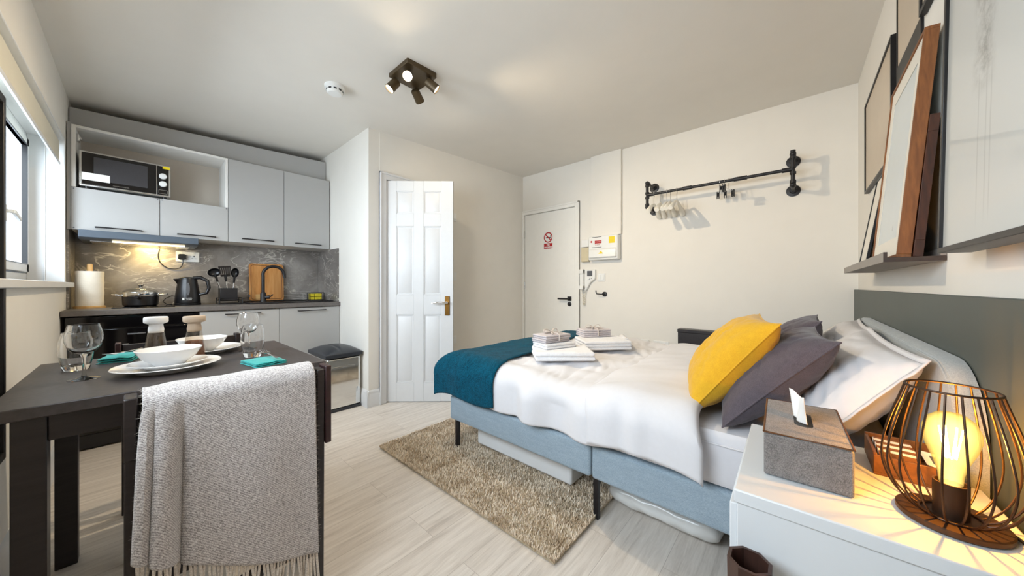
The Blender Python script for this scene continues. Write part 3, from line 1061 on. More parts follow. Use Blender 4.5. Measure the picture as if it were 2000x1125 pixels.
zs = zc(0.867)
sa = thing('smoke_alarm', 'round white smoke alarm on the ceiling', 'smoke alarm', (0.867, 2.338, zs))
obj('base', M().lathe((0.867, 2.338, zs + 0.004), [(0.062, 0), (0.062, 0.02), (0.055, 0.026)], 36, (0, 0, -1)), 'white_plastic', sa)
obj('dome', M().lathe((0.867, 2.338, zs), [(0.05, 0.02), (0.05, 0.042), (0.04, 0.052), (0.0, 0.055)], 36, (0, 0, -1)), 'white_plastic', sa)
m = M()
for i in range(10):
    a = 2 * PI * i / 10
    p = Vector((0.867 + 0.0495 * math.cos(a), 2.338 + 0.0495 * math.sin(a), zs - 0.034))
    m.bar(p + Vector((-math.sin(a), math.cos(a), 0)) * 0.009, p - Vector((-math.sin(a), math.cos(a), 0)) * 0.009, 0.009, 0.003, (0, 0, 1))
obj('vent_slots', m, 'black_print', sa)

# ------------------------------------------------------------------ kitchen
WT = 0.888                                         # worktop height
CF = 3.62                                          # front of the wall cabinets
CZ0, CZ1, CZN = 1.418, 2.116, 1.702


def bow_handle(m, x0, x1, y, z, r=0.0045):
    """slim bow handle along x"""
    k = 0.022
    m.tube([(x0, y, z), (x0, y - k, z), (x0 + 0.03, y - k - 0.004, z), ((x0 + x1) / 2, y - k - 0.006, z), (x1 - 0.03, y - k - 0.004, z), (x1, y - k, z), (x1, y, z)],
           [0.004, 0.005, r * 1.1, r * 0.8, r * 1.1, 0.005, 0.004], 8)
    return m


uc = thing('wall_cabinet', 'wide grey wall cabinet with open microwave niche above two flaps', 'kitchen cabinet', (0.105, 3.78, CZ0), 'wall cabinets')
t = 0.018
m = M()
x0, x1 = -0.293, 0.4985
m.box(x0, x0 + t, CF, 3.955, CZN, CZ1).box(x1 - t, x1, CF, 3.955, CZN, CZ1)
m.box(x0 + t, x1 - t, CF, 3.955, CZ1 - t, CZ1).box(x0 + t, x1 - t, CF + 0.01, 3.955, CZN - t, CZN)
m.box(x0, x0 + t, CF + 0.02, 3.955, CZ0, CZN).box(x1 - t, x1, CF + 0.02, 3.955, CZ0, CZN).box(x0 + t, x1 - t, CF + 0.02, 3.955, CZ0, CZ0 + t)
obj('carcass', m, 'cab_white', uc, bevel=0.001)
obj('back_board', B(x0 + t, x1 - t, 3.935, 3.945, CZN, CZ1 - t), 'cab_back', uc, label='beige back board')
obj('hinge_plate', B(x0 + t, x0 + t + 0.012, 3.66, 3.70, 2.02, 2.07).box(x0 + t, x0 + t + 0.02, 3.67, 3.69, 2.035, 2.055), 'steel', uc, bevel=0.002)
for a, b, h0, h1 in ((-0.293, 0.105, -0.193, 0.017), (0.108, 0.4985, 0.20, 0.417)):
    d = obj('flap_door', B(a, b, CF - 0.0, CF + 0.018, CZ0, CZN - 0.002), 'cab', uc, bevel=0.0015)
    obj('handle', bow_handle(M(), h0, h1, CF, 1.443), 'black_matt', d, label='slim black bow handle')
sc = M()
for x, z in ((-0.283, CZN - 0.012), (0.095, CZN - 0.012), (0.118, CZN - 0.012), (0.488, CZN - 0.012), (-0.283, CZ0 + 0.012)):
    sc.cyl((x, CF, z), (x, CF - 0.002, z), 0.004, 8)
obj('cover_cap', sc, 'grey_print', uc)

for a, b, h0, h1, lb in ((0.5015, 0.8965, 0.592, 0.815, 'tall grey single door wall cabinet beside the open niche'), (0.8995, 1.291, 0.988, 1.206, 'tall grey single door wall cabinet next to the side wall')):
    c = thing('wall_cabinet', lb, 'kitchen cabinet', ((a + b) / 2, 3.78, CZ0), 'wall cabinets')
    obj('carcass', B(a, b, CF + 0.02, 3.955, CZ0, CZ1), 'cab_white', c, bevel=0.001)
    d = obj('door', B(a, b, CF, CF + 0.018, CZ0, CZ1), 'cab', c, bevel=0.0015)
    obj('handle', bow_handle(M(), h0, h1, CF, 1.45), 'black_matt', d, label='slim black bow handle')

fl = M().hexa([(-0.31, 3.735, CZ1), (1.296, 3.735, CZ1), (1.296, 3.755, CZ1), (-0.31, 3.755, CZ1), (-0.31, 3.735, 2.262), (1.296, 3.735, 2.337), (1.296, 3.755, 2.337), (-0.31, 3.755, 2.262)])
fl.box(-0.31, 1.296, 3.7551, 3.95, CZ1, CZ1 + 0.02)
o = obj('pelmet_board', fl, 'cab', bevel=0.001)
tag(o, 'long grey filler panel between the wall cabinets and ceiling', 'filler panel')
o = obj('cabinet_scribe', B(-0.312, -0.2945, 3.63, 3.648, CZ0, 2.13), 'cab')
tag(o, 'narrow grey filler strip between wall cabinet and window wall', 'filler strip')

hood = thing('cooker_hood', 'slim slate grey cooker hood lit underneath, below the flap cabinet', 'cooker hood', (0.03, 3.7, 1.37))
obj('body', M().prism([(-0.262, 3.56, 1.416), (-0.262, 3.56, 1.368), (-0.262, 3.60, 1.355), (-0.262, 3.94, 1.355), (-0.262, 3.94, 1.416)], (0.575, 0, 0)), 'hood_grey', hood, bevel=0.003)
obj('filter', B(-0.22, 0.27, 3.66, 3.92, 1.349, 1.356), 'steel', hood, bevel=0.002)
obj('lamp_strip', B(-0.12, 0.24, 3.605, 3.645, 1.348, 1.3545), 'hood_lens', hood, label='lit warm lamp strip')
ld = bpy.data.lights.new('hood_lamp', 'AREA')
ld.shape = 'RECTANGLE'
ld.size, ld.size_y = 0.14, 0.04
ld.energy = HOOD_POWER
ld.color = (1.0, 0.74, 0.30)
lo = bpy.data.objects.new('hood_lamp', ld)
COL.objects.link(lo)
lo.parent = hood
lo.location = Vector((0.06, 3.84, 1.345)) - Vector((0.03, 3.7, 1.37))
lo.rotation_euler = (math.radians(28), 0, 0)

mw = thing('microwave', 'black and silver microwave oven with two white dials in niche', 'microwave', (-0.05, 3.75, CZN))
mz0, mz1 = CZN + 0.012, CZN + 0.25
obj('case', B(-0.262, 0.162, 3.605, 3.90, mz0, mz1), 'steel', mw, bevel=0.006)
d = obj('door', B(-0.25, 0.088, 3.597, 3.606, mz0 + 0.012, mz1 - 0.012), 'black_gloss', mw, bevel=0.002)
obj('window', B(-0.2, 0.045, 3.5955, 3.5975, mz0 + 0.045, mz1 - 0.035), 'mw_window', d)
obj('sticker', B(-0.249, -0.13, 3.5942, 3.5954, mz0 + 0.04, mz0 + 0.09), 'paper', d, label='white paper sticker')
lettering('lettering', 'morphy richards', 0.011, 'steel', (-0.08, 3.5965, mz0 + 0.022), (1, 0, 0), (0, 0, 1), d)
p = obj('control_panel', B(0.092, 0.152, 3.597, 3.606, mz0 + 0.012, mz1 - 0.012), 'black_gloss', mw, bevel=0.002)
for z in (mz0 + 0.15, mz0 + 0.092):
    obj('dial', M().lathe((0.122, 3.597, z), [(0.021, 0), (0.021, 0.012), (0.018, 0.016)], 24, (0, -1, 0)), 'white_plastic', p, label='round white dial')
m = M()
for a in ((0.1, 0.146, mz0 + 0.02, mz0 + 0.022), (0.1, 0.146, mz0 + 0.046, mz0 + 0.048), (0.1, 0.102, mz0 + 0.02, mz0 + 0.048), (0.144, 0.146, mz0 + 0.02, mz0 + 0.048)):
    m.box(a[0], a[1], 3.595, 3.5975, a[2], a[3])
obj('button_frame', m, 'steel', p)
obj('energy_tag', B(0.12, 0.158, 3.5945, 3.5968, mz1 - 0.03, mz1 - 0.012), 'yellow_print', p, label='yellow sticker')
obj('foot', M().cyl((-0.23, 3.63, CZN), (-0.23, 3.63, mz0), 0.012, 12).cyl((0.13, 3.63, CZN), (0.13, 3.63, mz0), 0.012, 12).cyl((-0.23, 3.87, CZN), (-0.23, 3.87, mz0), 0.012, 12).cyl((0.13, 3.87, CZN), (0.13, 3.87, mz0), 0.012, 12), 'black_plastic', mw)

o = obj('worktop', B(XW + 0.002, XR - 0.002, 3.36, 3.955, WT - 0.036, WT), 'worktop', bevel=0.004)
tag(o, 'long dark grey kitchen worktop', 'worktop')
m = M().box(XW + 0.012, XR - 0.012, 3.944, 3.956, WT + 0.001, CZ0 - 0.002)
o = obj('splashback', m, 'marble')
tag(o, 'grey veined marble splashback panel behind the worktop', 'splashback')
o = obj('splashback', B(XR - 0.012, XR - 0.001, 3.40, 3.942, WT + 0.001, 1.412), 'marble')
tag(o, 'short marble splashback return on the side wall by the sink', 'splashback')
o = obj('splashback', B(XW + 0.001, XW + 0.012, 3.64, 3.942, WT + 0.001, CZ0 - 0.002), 'marble')
tag(o, 'marble splashback return on the window wall behind the kitchen roll', 'splashback')

# appliance under the worktop, base units
ap = thing('under_counter_oven', 'black glass fronted appliance under the worktop left end', 'appliance', (0.0, 3.66, 0))
obj('case', B(-0.297, 0.299, 3.40, 3.93, 0.01, 0.846), 'black_plastic', ap, bevel=0.003)
d = obj('door', B(-0.297, 0.299, 3.378, 3.399, 0.10, 0.76), 'black_gloss', ap, bevel=0.003)
obj('handle', bow_handle(M(), -0.045, 0.03, 3.378, 0.722, 0.005), 'grey_print', d, label='slim metal handle')
obj('control_fascia', B(-0.297, 0.299, 3.378, 3.399, 0.765, 0.846), 'black_gloss', ap, bevel=0.003)
obj('kick_plate', B(-0.297, 0.299, 3.39, 3.40, 0.012, 0.095), 'black_plastic', ap)
for a, b, h0, h1, lb in ((0.303, 0.8035, 0.449, 0.669, 'light grey base unit under the worktop beside the black appliance'), (0.8065, 1.296, 0.944, 1.167, 'light grey base unit under the sink beside the bin')):
    c = thing('base_cabinet', lb, 'kitchen cabinet', ((a + b) / 2, 3.66, 0), 'base units')
    obj('carcass', B(a, b, 3.40, 3.94, 0.10, 0.848), 'cab_white', c, bevel=0.001)
    d = obj('door', B(a, b, 3.378, 3.398, 0.104, 0.845), 'cab', c, bevel=0.0015)
    obj('handle', bow_handle(M(), h0, h1, 3.378, 0.82), 'black_matt', d, label='slim black bow handle')
    obj('plinth', B(a, b, 3.43, 3.446, 0.0, 0.099), 'cab', c)

# induction hob, sink, tap
o = obj('hob', B(-0.12, 0.18, 3.47, 3.88, WT, WT + 0.006), 'black_gloss', bevel=0.002)
tag(o, 'flat black glass hob under the saucepan', 'hob')
sk = thing('sink', 'black inset kitchen sink at the right end of the worktop', 'sink', (0.94, 3.66, WT))
m = M().box(0.62, 1.27, 3.46, 3.475, WT, WT + 0.012).box(0.62, 1.27, 3.895, 3.92, WT, WT + 0.012).box(0.62, 0.635, 3.475, 3.895, WT, WT + 0.012).box(1.255, 1.27, 3.475, 3.895, WT, WT + 0.012)
m.box(0.635, 0.85, 3.475, 3.895, WT, WT + 0.008)
obj('rim', m, 'black_matt', sk, bevel=0.003)
obj('basin', B(0.851, 1.254, 3.476, 3.894, WT + 0.0005, WT + 0.002), 'black_plastic', sk)
m = M()
for i in range(6):
    m.box(0.65 + i * 0.034, 0.66 + i * 0.034, 3.50, 3.87, WT + 0.0075, WT + 0.0105)
obj('drainer_ribs', m, 'black_matt', sk)
tp = thing('kitchen_tap', 'tall black swan neck tap in front of the chopping board', 'tap', (0.755, 3.70, WT + 0.008))
obj('body', M().lathe((0.755, 3.70, WT + 0.008), [(0.027, 0), (0.027, 0.006), (0.022, 0.012), (0.022, 0.075), (0.015, 0.09)], 24), 'black_matt', tp)
neck = [Vector((0.755, 3.70, WT + 0.09)), Vector((0.755, 3.70, 1.13))] + arc((0.834, 3.695, 1.145), 0.08, PI, 0.08, 18, (1, -0.1, 0), (0, 0, 1)) + [Vector((0.917, 3.687, 1.118))]
obj('spout', M().tube(neck, [0.013] * (len(neck) - 1) + [0.012], 14), 'black_matt', tp)
obj('lever', M().cyl((0.77, 3.69, WT + 0.05), (0.80, 3.675, WT + 0.053), 0.016, 14).tube([(0.80, 3.675, WT + 0.053), (0.82, 3.655, WT + 0.075)], [0.006, 0.005], 8), 'black_matt', tp)

cbd = thing('chopping_board', 'bamboo chopping board leaning on the splashback behind the tap', 'chopping board', (0.826, 3.92, WT))
rr = rounded_rect(0.275, 0.355, 0.022)
q = [(0.826 + x, 3.895 + 0.027 * (z + 0.177) / 0.355 - 0.01, WT + 0.014 + z + 0.177) for x, z in rr]
obj('board', M().prism(q, (0, 0.016, 0)), 'board', cbd, bevel=0.003)
inner = rounded_rect(0.245, 0.325, 0.016)
gr = [(0.826 + x, 3.885 + 0.027 * (z + 0.177) / 0.355 - 0.0002, WT + 0.014 + z + 0.177) for x, z in inner]
obj('juice_groove', M().tube(gr, 0.0022, 6, closed=True), 'tray', cbd, label='darker juice groove')
obj('label_tag', M().prism([(0.735, 3.8845, WT + 0.02), (0.785, 3.8845, WT + 0.02), (0.785, 3.8885, WT + 0.075), (0.735, 3.8885, WT + 0.075)], (0, -0.0006, 0)), 'pale_wood', cbd)

# kitchen roll
kr = thing('kitchen_roll', 'cream kitchen roll on a wooden stand in the corner', 'kitchen roll', (-0.222, 3.70, WT))
obj('stand', M().lathe((-0.222, 3.70, WT), [(0.072, 0), (0.072, 0.012), (0.066, 0.016)], 32).lathe((-0.222, 3.70, WT + 0.016), [(0.013, 0), (0.013, 0.285), (0.010, 0.29)], 16), 'pale_wood', kr)
m = M()
prof = [(0.0632 + 0.0007 * math.sin(i * 0.9), 0.017 + 0.238 * i / 24) for i in range(25)]
m.lathe((-0.222, 3.70, WT), [(0.02, 0.017)] + prof + [(0.02, 0.255)], 40, caps=False)
obj('paper_roll', m, 'kroll', kr)

# saucepan with glass lid
pn = thing('saucepan', 'black saucepan with glass lid and steel side handles', 'saucepan', (0.012, 3.70, WT + 0.006))
c0 = Vector((0.012, 3.70, WT + 0.006))
obj('pan_body', M().lathe(c0, [(0.078, 0), (0.09, 0.008), (0.093, 0.07), (0.09, 0.07), (0.087, 0.01)], 40), 'black_plastic', pn)
obj('steel_band', M().lathe(c0 + Vector((0, 0, 0.070)), [(0.0935, 0), (0.0945, 0.002), (0.0945, 0.028), (0.091, 0.03), (0.089, 0.0)], 40, caps=False), 'chrome', pn, label='polished steel rim band')
for s in (-1, 1):
    pts = [c0 + Vector((s * 0.09, -0.025, 0.078)), c0 + Vector((s * 0.115, -0.027, 0.083)), c0 + Vector((s * 0.135, -0.014, 0.086)), c0 + Vector((s * 0.135, 0.014, 0.086)), c0 + Vector((s * 0.115, 0.027, 0.083)), c0 + Vector((s * 0.09, 0.025, 0.078))]
    obj('side_handle', M().tube(pts, 0.006, 10), 'chrome', pn)
obj('front_handle', M().tube([c0 + Vector((-0.01, -0.09, 0.062)), c0 + Vector((-0.014, -0.13, 0.068)), c0 + Vector((-0.02, -0.2, 0.072)), c0 + Vector((-0.021, -0.22, 0.072))], [0.012, 0.013, 0.014, 0.010], 12), 'black_plastic', pn, label='black long handle')
lid = obj('glass_lid', M().lathe(c0 + Vector((0, 0, 0.10)), [(0.092, 0), (0.085, 0.014), (0.065, 0.026), (0.035, 0.034), (0.0, 0.036)], 40, caps=False), 'lid_glass', pn, label='clear glass lid')
obj('lid_rim', M().tube(arc(c0 + Vector((0, 0, 0.10)), 0.092, 0, 2 * PI * 39 / 40, 40, (1, 0, 0), (0, 1, 0)), 0.003, 8, closed=True), 'chrome', lid)
obj('lid_knob', M().lathe(c0 + Vector((0, 0, 0.134)), [(0.012, 0), (0.008, 0.008), (0.017, 0.02), (0.017, 0.026), (0.0, 0.031)], 20), 'chrome', lid)

# kettle
kt = thing('kettle', 'black electric kettle with grey water window on the worktop', 'kettle', (0.262, 3.70, WT))
k0 = Vector((0.262, 3.70, WT))
obj('base', M().lathe(k0, [(0.078, 0), (0.08, 0.006), (0.08, 0.016), (0.072, 0.02)], 36), 'black_plastic', kt)
obj('body', M().lathe(k0 + Vector((0, 0, 0.02)), [(0.076, 0), (0.077, 0.01), (0.073, 0.06), (0.066, 0.12), (0.058, 0.17), (0.054, 0.19), (0.05, 0.192)], 40), 'black_plastic', kt)
obj('lid', M().lathe(k0 + Vector((0, 0, 0.21)), [(0.052, 0), (0.05, 0.008), (0.035, 0.016), (0.0, 0.018)], 32), 'black_plastic', kt)
obj('spout', M().prism([k0 + Vector((-0.05, -0.022, 0.15)), k0 + Vector((-0.05, 0.022, 0.15)), k0 + Vector((-0.046, 0.02, 0.212)), k0 + Vector((-0.082, 0.006, 0.208)), k0 + Vector((-0.082, -0.006, 0.208)), k0 + Vector((-0.046, -0.02, 0.212))], (0, 0, 0.002)), 'black_plastic', kt, bevel=0.003)
obj('handle', M().tube([k0 + Vector((0.03, -0.02, 0.218)), k0 + Vector((0.075, -0.03, 0.222)), k0 + Vector((0.112, -0.04, 0.195)), k0 + Vector((0.122, -0.042, 0.14)), k0 + Vector((0.108, -0.04, 0.095)), k0 + Vector((0.068, -0.025, 0.085))], [0.014, 0.014, 0.0135, 0.012, 0.011, 0.012], 14), 'black_plastic', kt)
fd = Vector((-0.05, -1, 0)).normalized()
fside = Vector((1, -0.05, 0)).normalized()
m = M()
pts = []
for i in range(20):
    a = 2 * PI * i / 20
    z = 0.13 + 0.05 * math.sin(a)
    r = 0.0665 + (0.125 - z + 0.02) * 0.11
    pts.append(k0 + fd * (r + 0.002) + fside * (0.011 * math.cos(a)) + Vector((0, 0, z)))
m.prism(pts, -fd * 0.006)
obj('water_window', m, 'grey_print', kt, label='grey oval water window')
for t_, z, sz in (('RUSSELL', 0.053, 0.010), ('HOBBS', 0.042, 0.010)):
    lettering('lettering', t_, sz, 'white_plastic', k0 + fd * 0.0785 + Vector((0.006, 0, z)), fside, (0, 0, 1), kt)
obj('badge', M().prism([k0 + fd * 0.0785 - fside * 0.032 + Vector((0, 0, 0.043)), k0 + fd * 0.0785 - fside * 0.020 + Vector((0, 0, 0.043)), k0 + fd * 0.0785 - fside * 0.020 + Vector((0, 0, 0.06)), k0 + fd * 0.0785 - fside * 0.032 + Vector((0, 0, 0.06))], fd * 0.0006), 'white_plastic', kt)
obj('power_cord', M().tube([k0 + Vector((-0.07, 0.03, 0.012)), k0 + Vector((-0.11, 0.05, 0.006)), k0 + Vector((-0.135, 0.06, 0.03)), k0 + Vector((-0.12, 0.08, 0.055)), k0 + Vector((-0.085, 0.09, 0.075)), k0 + Vector((-0.03, 0.11, 0.06)), k0 + Vector((0.02, 0.12, 0.006))], 0.0035, 8), 'black_plastic', kt)

# socket, plug and cable of the hood
ks = thing('wall_socket', 'white double socket on the marble splashback', 'socket', (0.279, 3.944, 1.245))
obj('face_plate', B(0.207, 0.352, 3.934, 3.944, 1.248, 1.334), 'white_plastic', ks, bevel=0.003)
m = M()
for dx, dz, a, b in ((0, 0.012, 0.003, 0.005), (-0.011, -0.008, 0.0045, 0.002), (0.011, -0.008, 0.0045, 0.002)):
    m.box(0.317 + dx - a, 0.317 + dx + a, 3.9335, 3.935, 1.285 + dz - b, 1.285 + dz + b)
obj('pin_slots', m, 'black_print', ks)
for x in (0.243, 0.317):
    obj('rocker', B(x - 0.006, x + 0.006, 3.931, 3.935, 1.313, 1.328), 'white_plastic', ks, bevel=0.001)
hp = thing('power_plug', 'black plug and looping cable from the cooker hood', 'plug', (0.243, 3.934, 1.275))
obj('plug', M().prism([(0.243 + x, 3.933, 1.288 + z) for x, z in rounded_rect(0.05, 0.046, 0.014)], (0, -0.03, 0)), 'black_plastic', hp, bevel=0.004)
cab = [(0.248, 3.918, 1.268), (0.248, 3.918, 1.235), (0.235, 3.93, 1.20), (0.20, 3.935, 1.185), (0.155, 3.936, 1.195), (0.118, 3.936, 1.235), (0.107, 3.936, 1.29), (0.115, 3.936, 1.345)]


def smooth_path(pts, k=6):
    pts = [Vector(p) for p in pts]
    out = []
    for i in range(len(pts) - 1):
        p0, p1, p2, p3 = pts[max(i - 1, 0)], pts[i], pts[i + 1], pts[min(i + 2, len(pts) - 1)]
        for j in range(k):
            t = j / k
            out.append(0.5 * ((2 * p1) + (p2 - p0) * t + (2 * p0 - 5 * p1 + 4 * p2 - p3) * t * t + (3 * p1 - p0 - 3 * p2 + p3) * t ** 3))
    out.append(pts[-1])
    return out


obj('cable', M().tube(smooth_path(cab), 0.0033, 8), 'black_plastic', hp)

# utensil pot and three utensils
up = thing('utensil_holder', 'low black caddy holding utensils beside the kettle', 'utensil holder', (0.51, 3.72, WT))
m = M()
for (x0, x1, y0, y1) in ((0.455, 0.568, 3.665, 3.67), (0.455, 0.568, 3.77, 3.775), (0.455, 0.46, 3.67, 3.77), (0.563, 0.568, 3.67, 3.77)):
    m.box(x0, x1, y0, y1, WT + 0.03, WT + 0.135)
m.box(0.455, 0.568, 3.665, 3.775, WT + 0.025, WT + 0.03)
obj('box', m, 'black_matt', up, bevel=0.002)
m = M().box(0.44, 0.60, 3.62, 3.80, WT, WT + 0.008)
for z in (0.03, 0.05):
    m.tube([(0.445, 3.625, WT + z), (0.595, 3.625, WT + z), (0.595, 3.795, WT + z), (0.445, 3.795, WT + z)], 0.004, 8, closed=True)
for x in (0.445, 0.595):
    for y in (3.625, 3.795):
        m.cyl((x, y, WT + 0.005), (x, y, WT + 0.052), 0.004, 8)
m.tube([(0.595, 3.66, WT + 0.045), (0.64, 3.66, WT + 0.05), (0.65, 3.66, WT + 0.06), (0.65, 3.66, WT + 0.075)], 0.004, 8)
obj('rack', m, 'black_plastic', up)
ug = 'cooking utensils in the caddy'


def ladle(x, y, tx, tz, name, label, kind):
    t_ = thing(name, label, 'kitchen utensil', (x, y, WT + 0.035), ug)
    a, b = Vector((x, y, WT + 0.035)), Vector((tx, y - 0.01, tz))
    n_ = (b - a).normalized()
    side = Vector((n_.z, 0, -n_.x))
    fwd = Vector((0, -1, 0))
    obj('handle', M().tube([a, a.lerp(b, 0.5), b], [0.006, 0.007, 0.005], 10), 'steel', t_, label='steel handle')
    m = M()
    if kind == 'slot':
        w_, l_ = 0.04, 0.085
        for i in range(6):
            o0 = -w_ + i * (2 * w_ / 5.5) * 0.98
            m.bar(b + side * (o0 * 0.75 + 0.004) + n_ * 0.01, b + side * (o0 + 0.006) + n_ * l_, 0.008, 0.005, side)
        m.bar(b + side * -w_ + n_ * l_, b + side * w_ + n_ * l_, 0.014, 0.005, n_)
        m.bar(b + side * -w_ * 0.8 + n_ * 0.012, b + side * w_ * 0.8 + n_ * 0.012, 0.018, 0.005, n_)
        m.tube([b - n_ * 0.04, b + n_ * 0.02], [0.007, 0.012], 10)
    else:
        rx, rz = (0.043, 0.036) if kind == 'ladle' else (0.028, 0.042)
        c = b + n_ * (rz * 0.9)
        vs = M()
        nu, nv = 22, 7
        for s, off in ((1, 0.0), (0.9, 0.004)):
            vs.grid(lambda u, v: c + (side * (rx * math.cos(2 * PI * u)) + n_ * (rz * math.sin(2 * PI * u))) * math.sin(v * PI / 2) * s - fwd * (0.022 * math.cos(v * PI / 2)) * s + fwd * off * 0, nu, nv, cu=True)
        m.add(vs.v, vs.f)
        m.tube([b - n_ * 0.05, b + n_ * 0.01], [0.007, 0.010], 10)
    obj('head', m, 'black_plastic', t_, label='black nylon head')


ladle(0.488, 3.73, 0.432, 1.125, 'ladle', 'black ladle leaning left in the utensil caddy', 'ladle')
ladle(0.512, 3.70, 0.492, 1.12, 'slotted_turner', 'black slotted turner standing tallest in the utensil caddy', 'slot')
ladle(0.54, 3.735, 0.556, 1.12, 'serving_spoon', 'black serving spoon leaning right in the utensil caddy', 'spoon')

# sponge caddy
sg = thing('sponge_caddy', 'small black wire caddy by the sink corner', 'caddy', (1.19, 3.70, WT + 0.008))
m = M()
x0, x1, y0, y1 = 1.125, 1.255, 3.665, 3.735
for z in (0.014, 0.085):
    m.tube([(x0, y0, WT + z), (x1, y0, WT + z), (x1, y1, WT + z), (x0, y1, WT + z)], 0.0035, 8, closed=True)
for x in (x0, x1):
    for y in (y0, y1):
        m.cyl((x, y, WT + 0.011), (x, y, WT + 0.085), 0.0035, 8)
m.tube([(x0, y0, WT + 0.05), (x1, y0, WT + 0.05), (x1, y1, WT + 0.05), (x0, y1, WT + 0.05)], 0.0025, 8, closed=True)
for i in range(1, 6):
    m.cyl((x0 + i * 0.0217, y0, WT + 0.014), (x0 + i * 0.0217, y1, WT + 0.014), 0.002, 6)
obj('wire_frame', m, 'black_matt', sg)
for a, b, mm, lb in ((1.132, 1.172, 'sponge_green', 'olive and yellow sponge at the left of the wire caddy'), (1.176, 1.238, 'sponge', 'yellow sponge at the right of the wire caddy')):
    t_ = thing('sponge', lb, 'sponge', ((a + b) / 2, 3.70, WT + 0.017))
    obj('foam', B(a, b, 3.672, 3.715, WT + 0.0175, WT + 0.078), 'sponge', t_, bevel=0.004)
    obj('scourer', B(a, b, 3.7152, 3.727, WT + 0.0175, WT + 0.078), 'sponge_green', t_, bevel=0.002)

# ------------------------------------------------------------------ pedal bin
bn = thing('waste_bin', 'mirror finish bin with domed dark lid beside the base units', 'bin', (1.145, 3.07, 0))
x0, x1, y0, y1 = 1.005, 1.276, 2.872, 3.268
obj('body', B(x0, x1, y0, y1, 0.025, 0.44), 'mirror', bn, bevel=0.012, seg=3)
obj('base_ring', B(x0 - 0.004, x1 + 0.004, y0 - 0.004, y1 + 0.004, 0.0, 0.024), 'bin_lid', bn, bevel=0.006)
obj('collar', B(x0 + 0.004, x1 - 0.004, y0 + 0.004, y1 - 0.004, 0.44, 0.452), 'black_plastic', bn)


def lidf(u, v):
    x = x0 - 0.014 + (x1 - x0 + 0.026) * u
    y = y0 - 0.016 + (y1 - y0 + 0.028) * v
    e = (1 - abs(2 * u - 1) ** 2.5) * (1 - abs(2 * v - 1) ** 2.5)
    crease = 0.006 * math.exp(-((u - 0.42) / 0.03) ** 2) * e
    return (x, y, 0.478 + 0.05 * max(e, 0) ** 0.7 - crease)


m = M().grid(lidf, 30, 30)
n0 = len(m.v)
m.grid(lambda u, v: (lidf(u, v)[0], lidf(u, v)[1], 0.448), 30, 30)
edge = [i for i in range(30)] + [29 + 30 * j for j in range(1, 30)] + [29 * 30 + i for i in range(28, -1, -1)] + [30 * j for j in range(28, 0, -1)]
m.f += [(edge[k], edge[(k + 1) % len(edge)], n0 + edge[(k + 1) % len(edge)], n0 + edge[k]) for k in range(len(edge))]
obj('lid', m, 'bin_lid', bn, bevel=0.004)
obj('opening_bar', B(x0 + 0.01, x0 + 0.014, y0 - 0.004, y0 + 0.002, 0.40, 0.44).box(x0 + 0.02, x1 - 0.05, y0 - 0.003, y0 + 0.001, 0.362, 0.372), 'steel', bn, bevel=0.001)

# ------------------------------------------------------------------ dining table
TT = 0.75
tb = thing('dining_table', 'square black brown dining table set for two', 'table', (0.12, 1.75, 0))
TX0, TX1, TY0, TY1 = -0.24, 0.482, 1.385, 2.115
obj('tabletop', B(TX0, TX1, TY0, TY1, TT - 0.03, TT), 'espresso_top', tb, bevel=0.003)
m = M()
for a in ((TX0 + 0.09, TX1 - 0.09, TY0 + 0.03, TY0 + 0.048), (TX0 + 0.09, TX1 - 0.09, TY1 - 0.048, TY1 - 0.03), (TX0 + 0.045, TX0 + 0.063, TY0 + 0.07, TY1 - 0.07), (TX1 - 0.063, TX1 - 0.045, TY0 + 0.07, TY1 - 0.07)):
    m.box(a[0], a[1], a[2], a[3], 0.652, TT - 0.0305)
obj('apron', m, 'espresso', tb, bevel=0.002)
for x in (TX0 + 0.038, TX1 - 0.09):
    for y in (TY0 + 0.024, TY1 - 0.076):
        obj('leg', B(x, x + 0.052, y, y + 0.052, 0, TT - 0.0305), 'espresso', tb, bevel=0.002)


# ------------------------------------------------------------------ folding chairs
def chair(label):
    c = thing('folding_chair', label, 'chair', (0.195, 1.18, 0), 'folding dining chairs')
    for x in (-0.011, 0.384):
        obj('side_board', B(x + (0.012 if x > 0.1 else -0.012), x + (0.030 if x > 0.1 else 0.010), 1.143, 1.205, 0.535 if x > 0.1 else 0.64, 0.783), 'red_brown' if x > 0.1 else 'espresso', c, bevel=0.003)
        obj('back_post', M().bar((x + 0.0, 1.165, 0.775), (x, 1.175, 0.0), 0.022, 0.04, (1, 0, 0)), 'espresso', c, bevel=0.003)
    # slightly dished top rail between the posts, set on their outer face
    m = M()
    n_ = 14
    fr, bk = [], []
    for i in range(n_):
        u = i / (n_ - 1)
        x = -0.020 + 0.413 * u
        d = 0.02 * math.sin(PI * u)
        fr.append((x, 1.19 + d, 0.64))
        bk.append((x, 1.205 + d, 0.64))
    m.prism(fr + bk[::-1], (0, -0.012, 0.135))
    obj('back_rail', m, 'espresso', c, bevel=0.002)
    for x in (0.03, 0.363):
        obj('front_leg', M().bar((x, 1.255, 0.66 - 0.24), (x, 1.60, 0.0), 0.022, 0.034, (1, 0, 0)), 'espresso', c, bevel=0.003)
    m = M()
    for i in range(6):
        y = 1.26 + i * 0.062
        m.box(0.01, 0.383, y, y + 0.05, 0.438, 0.452)
    m.box(0.045, 0.06, 1.255, 1.61, 0.42, 0.4375).box(0.333, 0.348, 1.255, 1.61, 0.42, 0.4375)
    obj('seat', m, 'espresso', c, bevel=0.002)
    for a in ((0.0, 0.373, 1.168, 1.188, 0.20, 0.225), (0.041, 0.352, 1.47, 1.488, 0.13, 0.155)):
        obj('stretcher', B(*a), 'espresso', c, bevel=0.002)
    return c


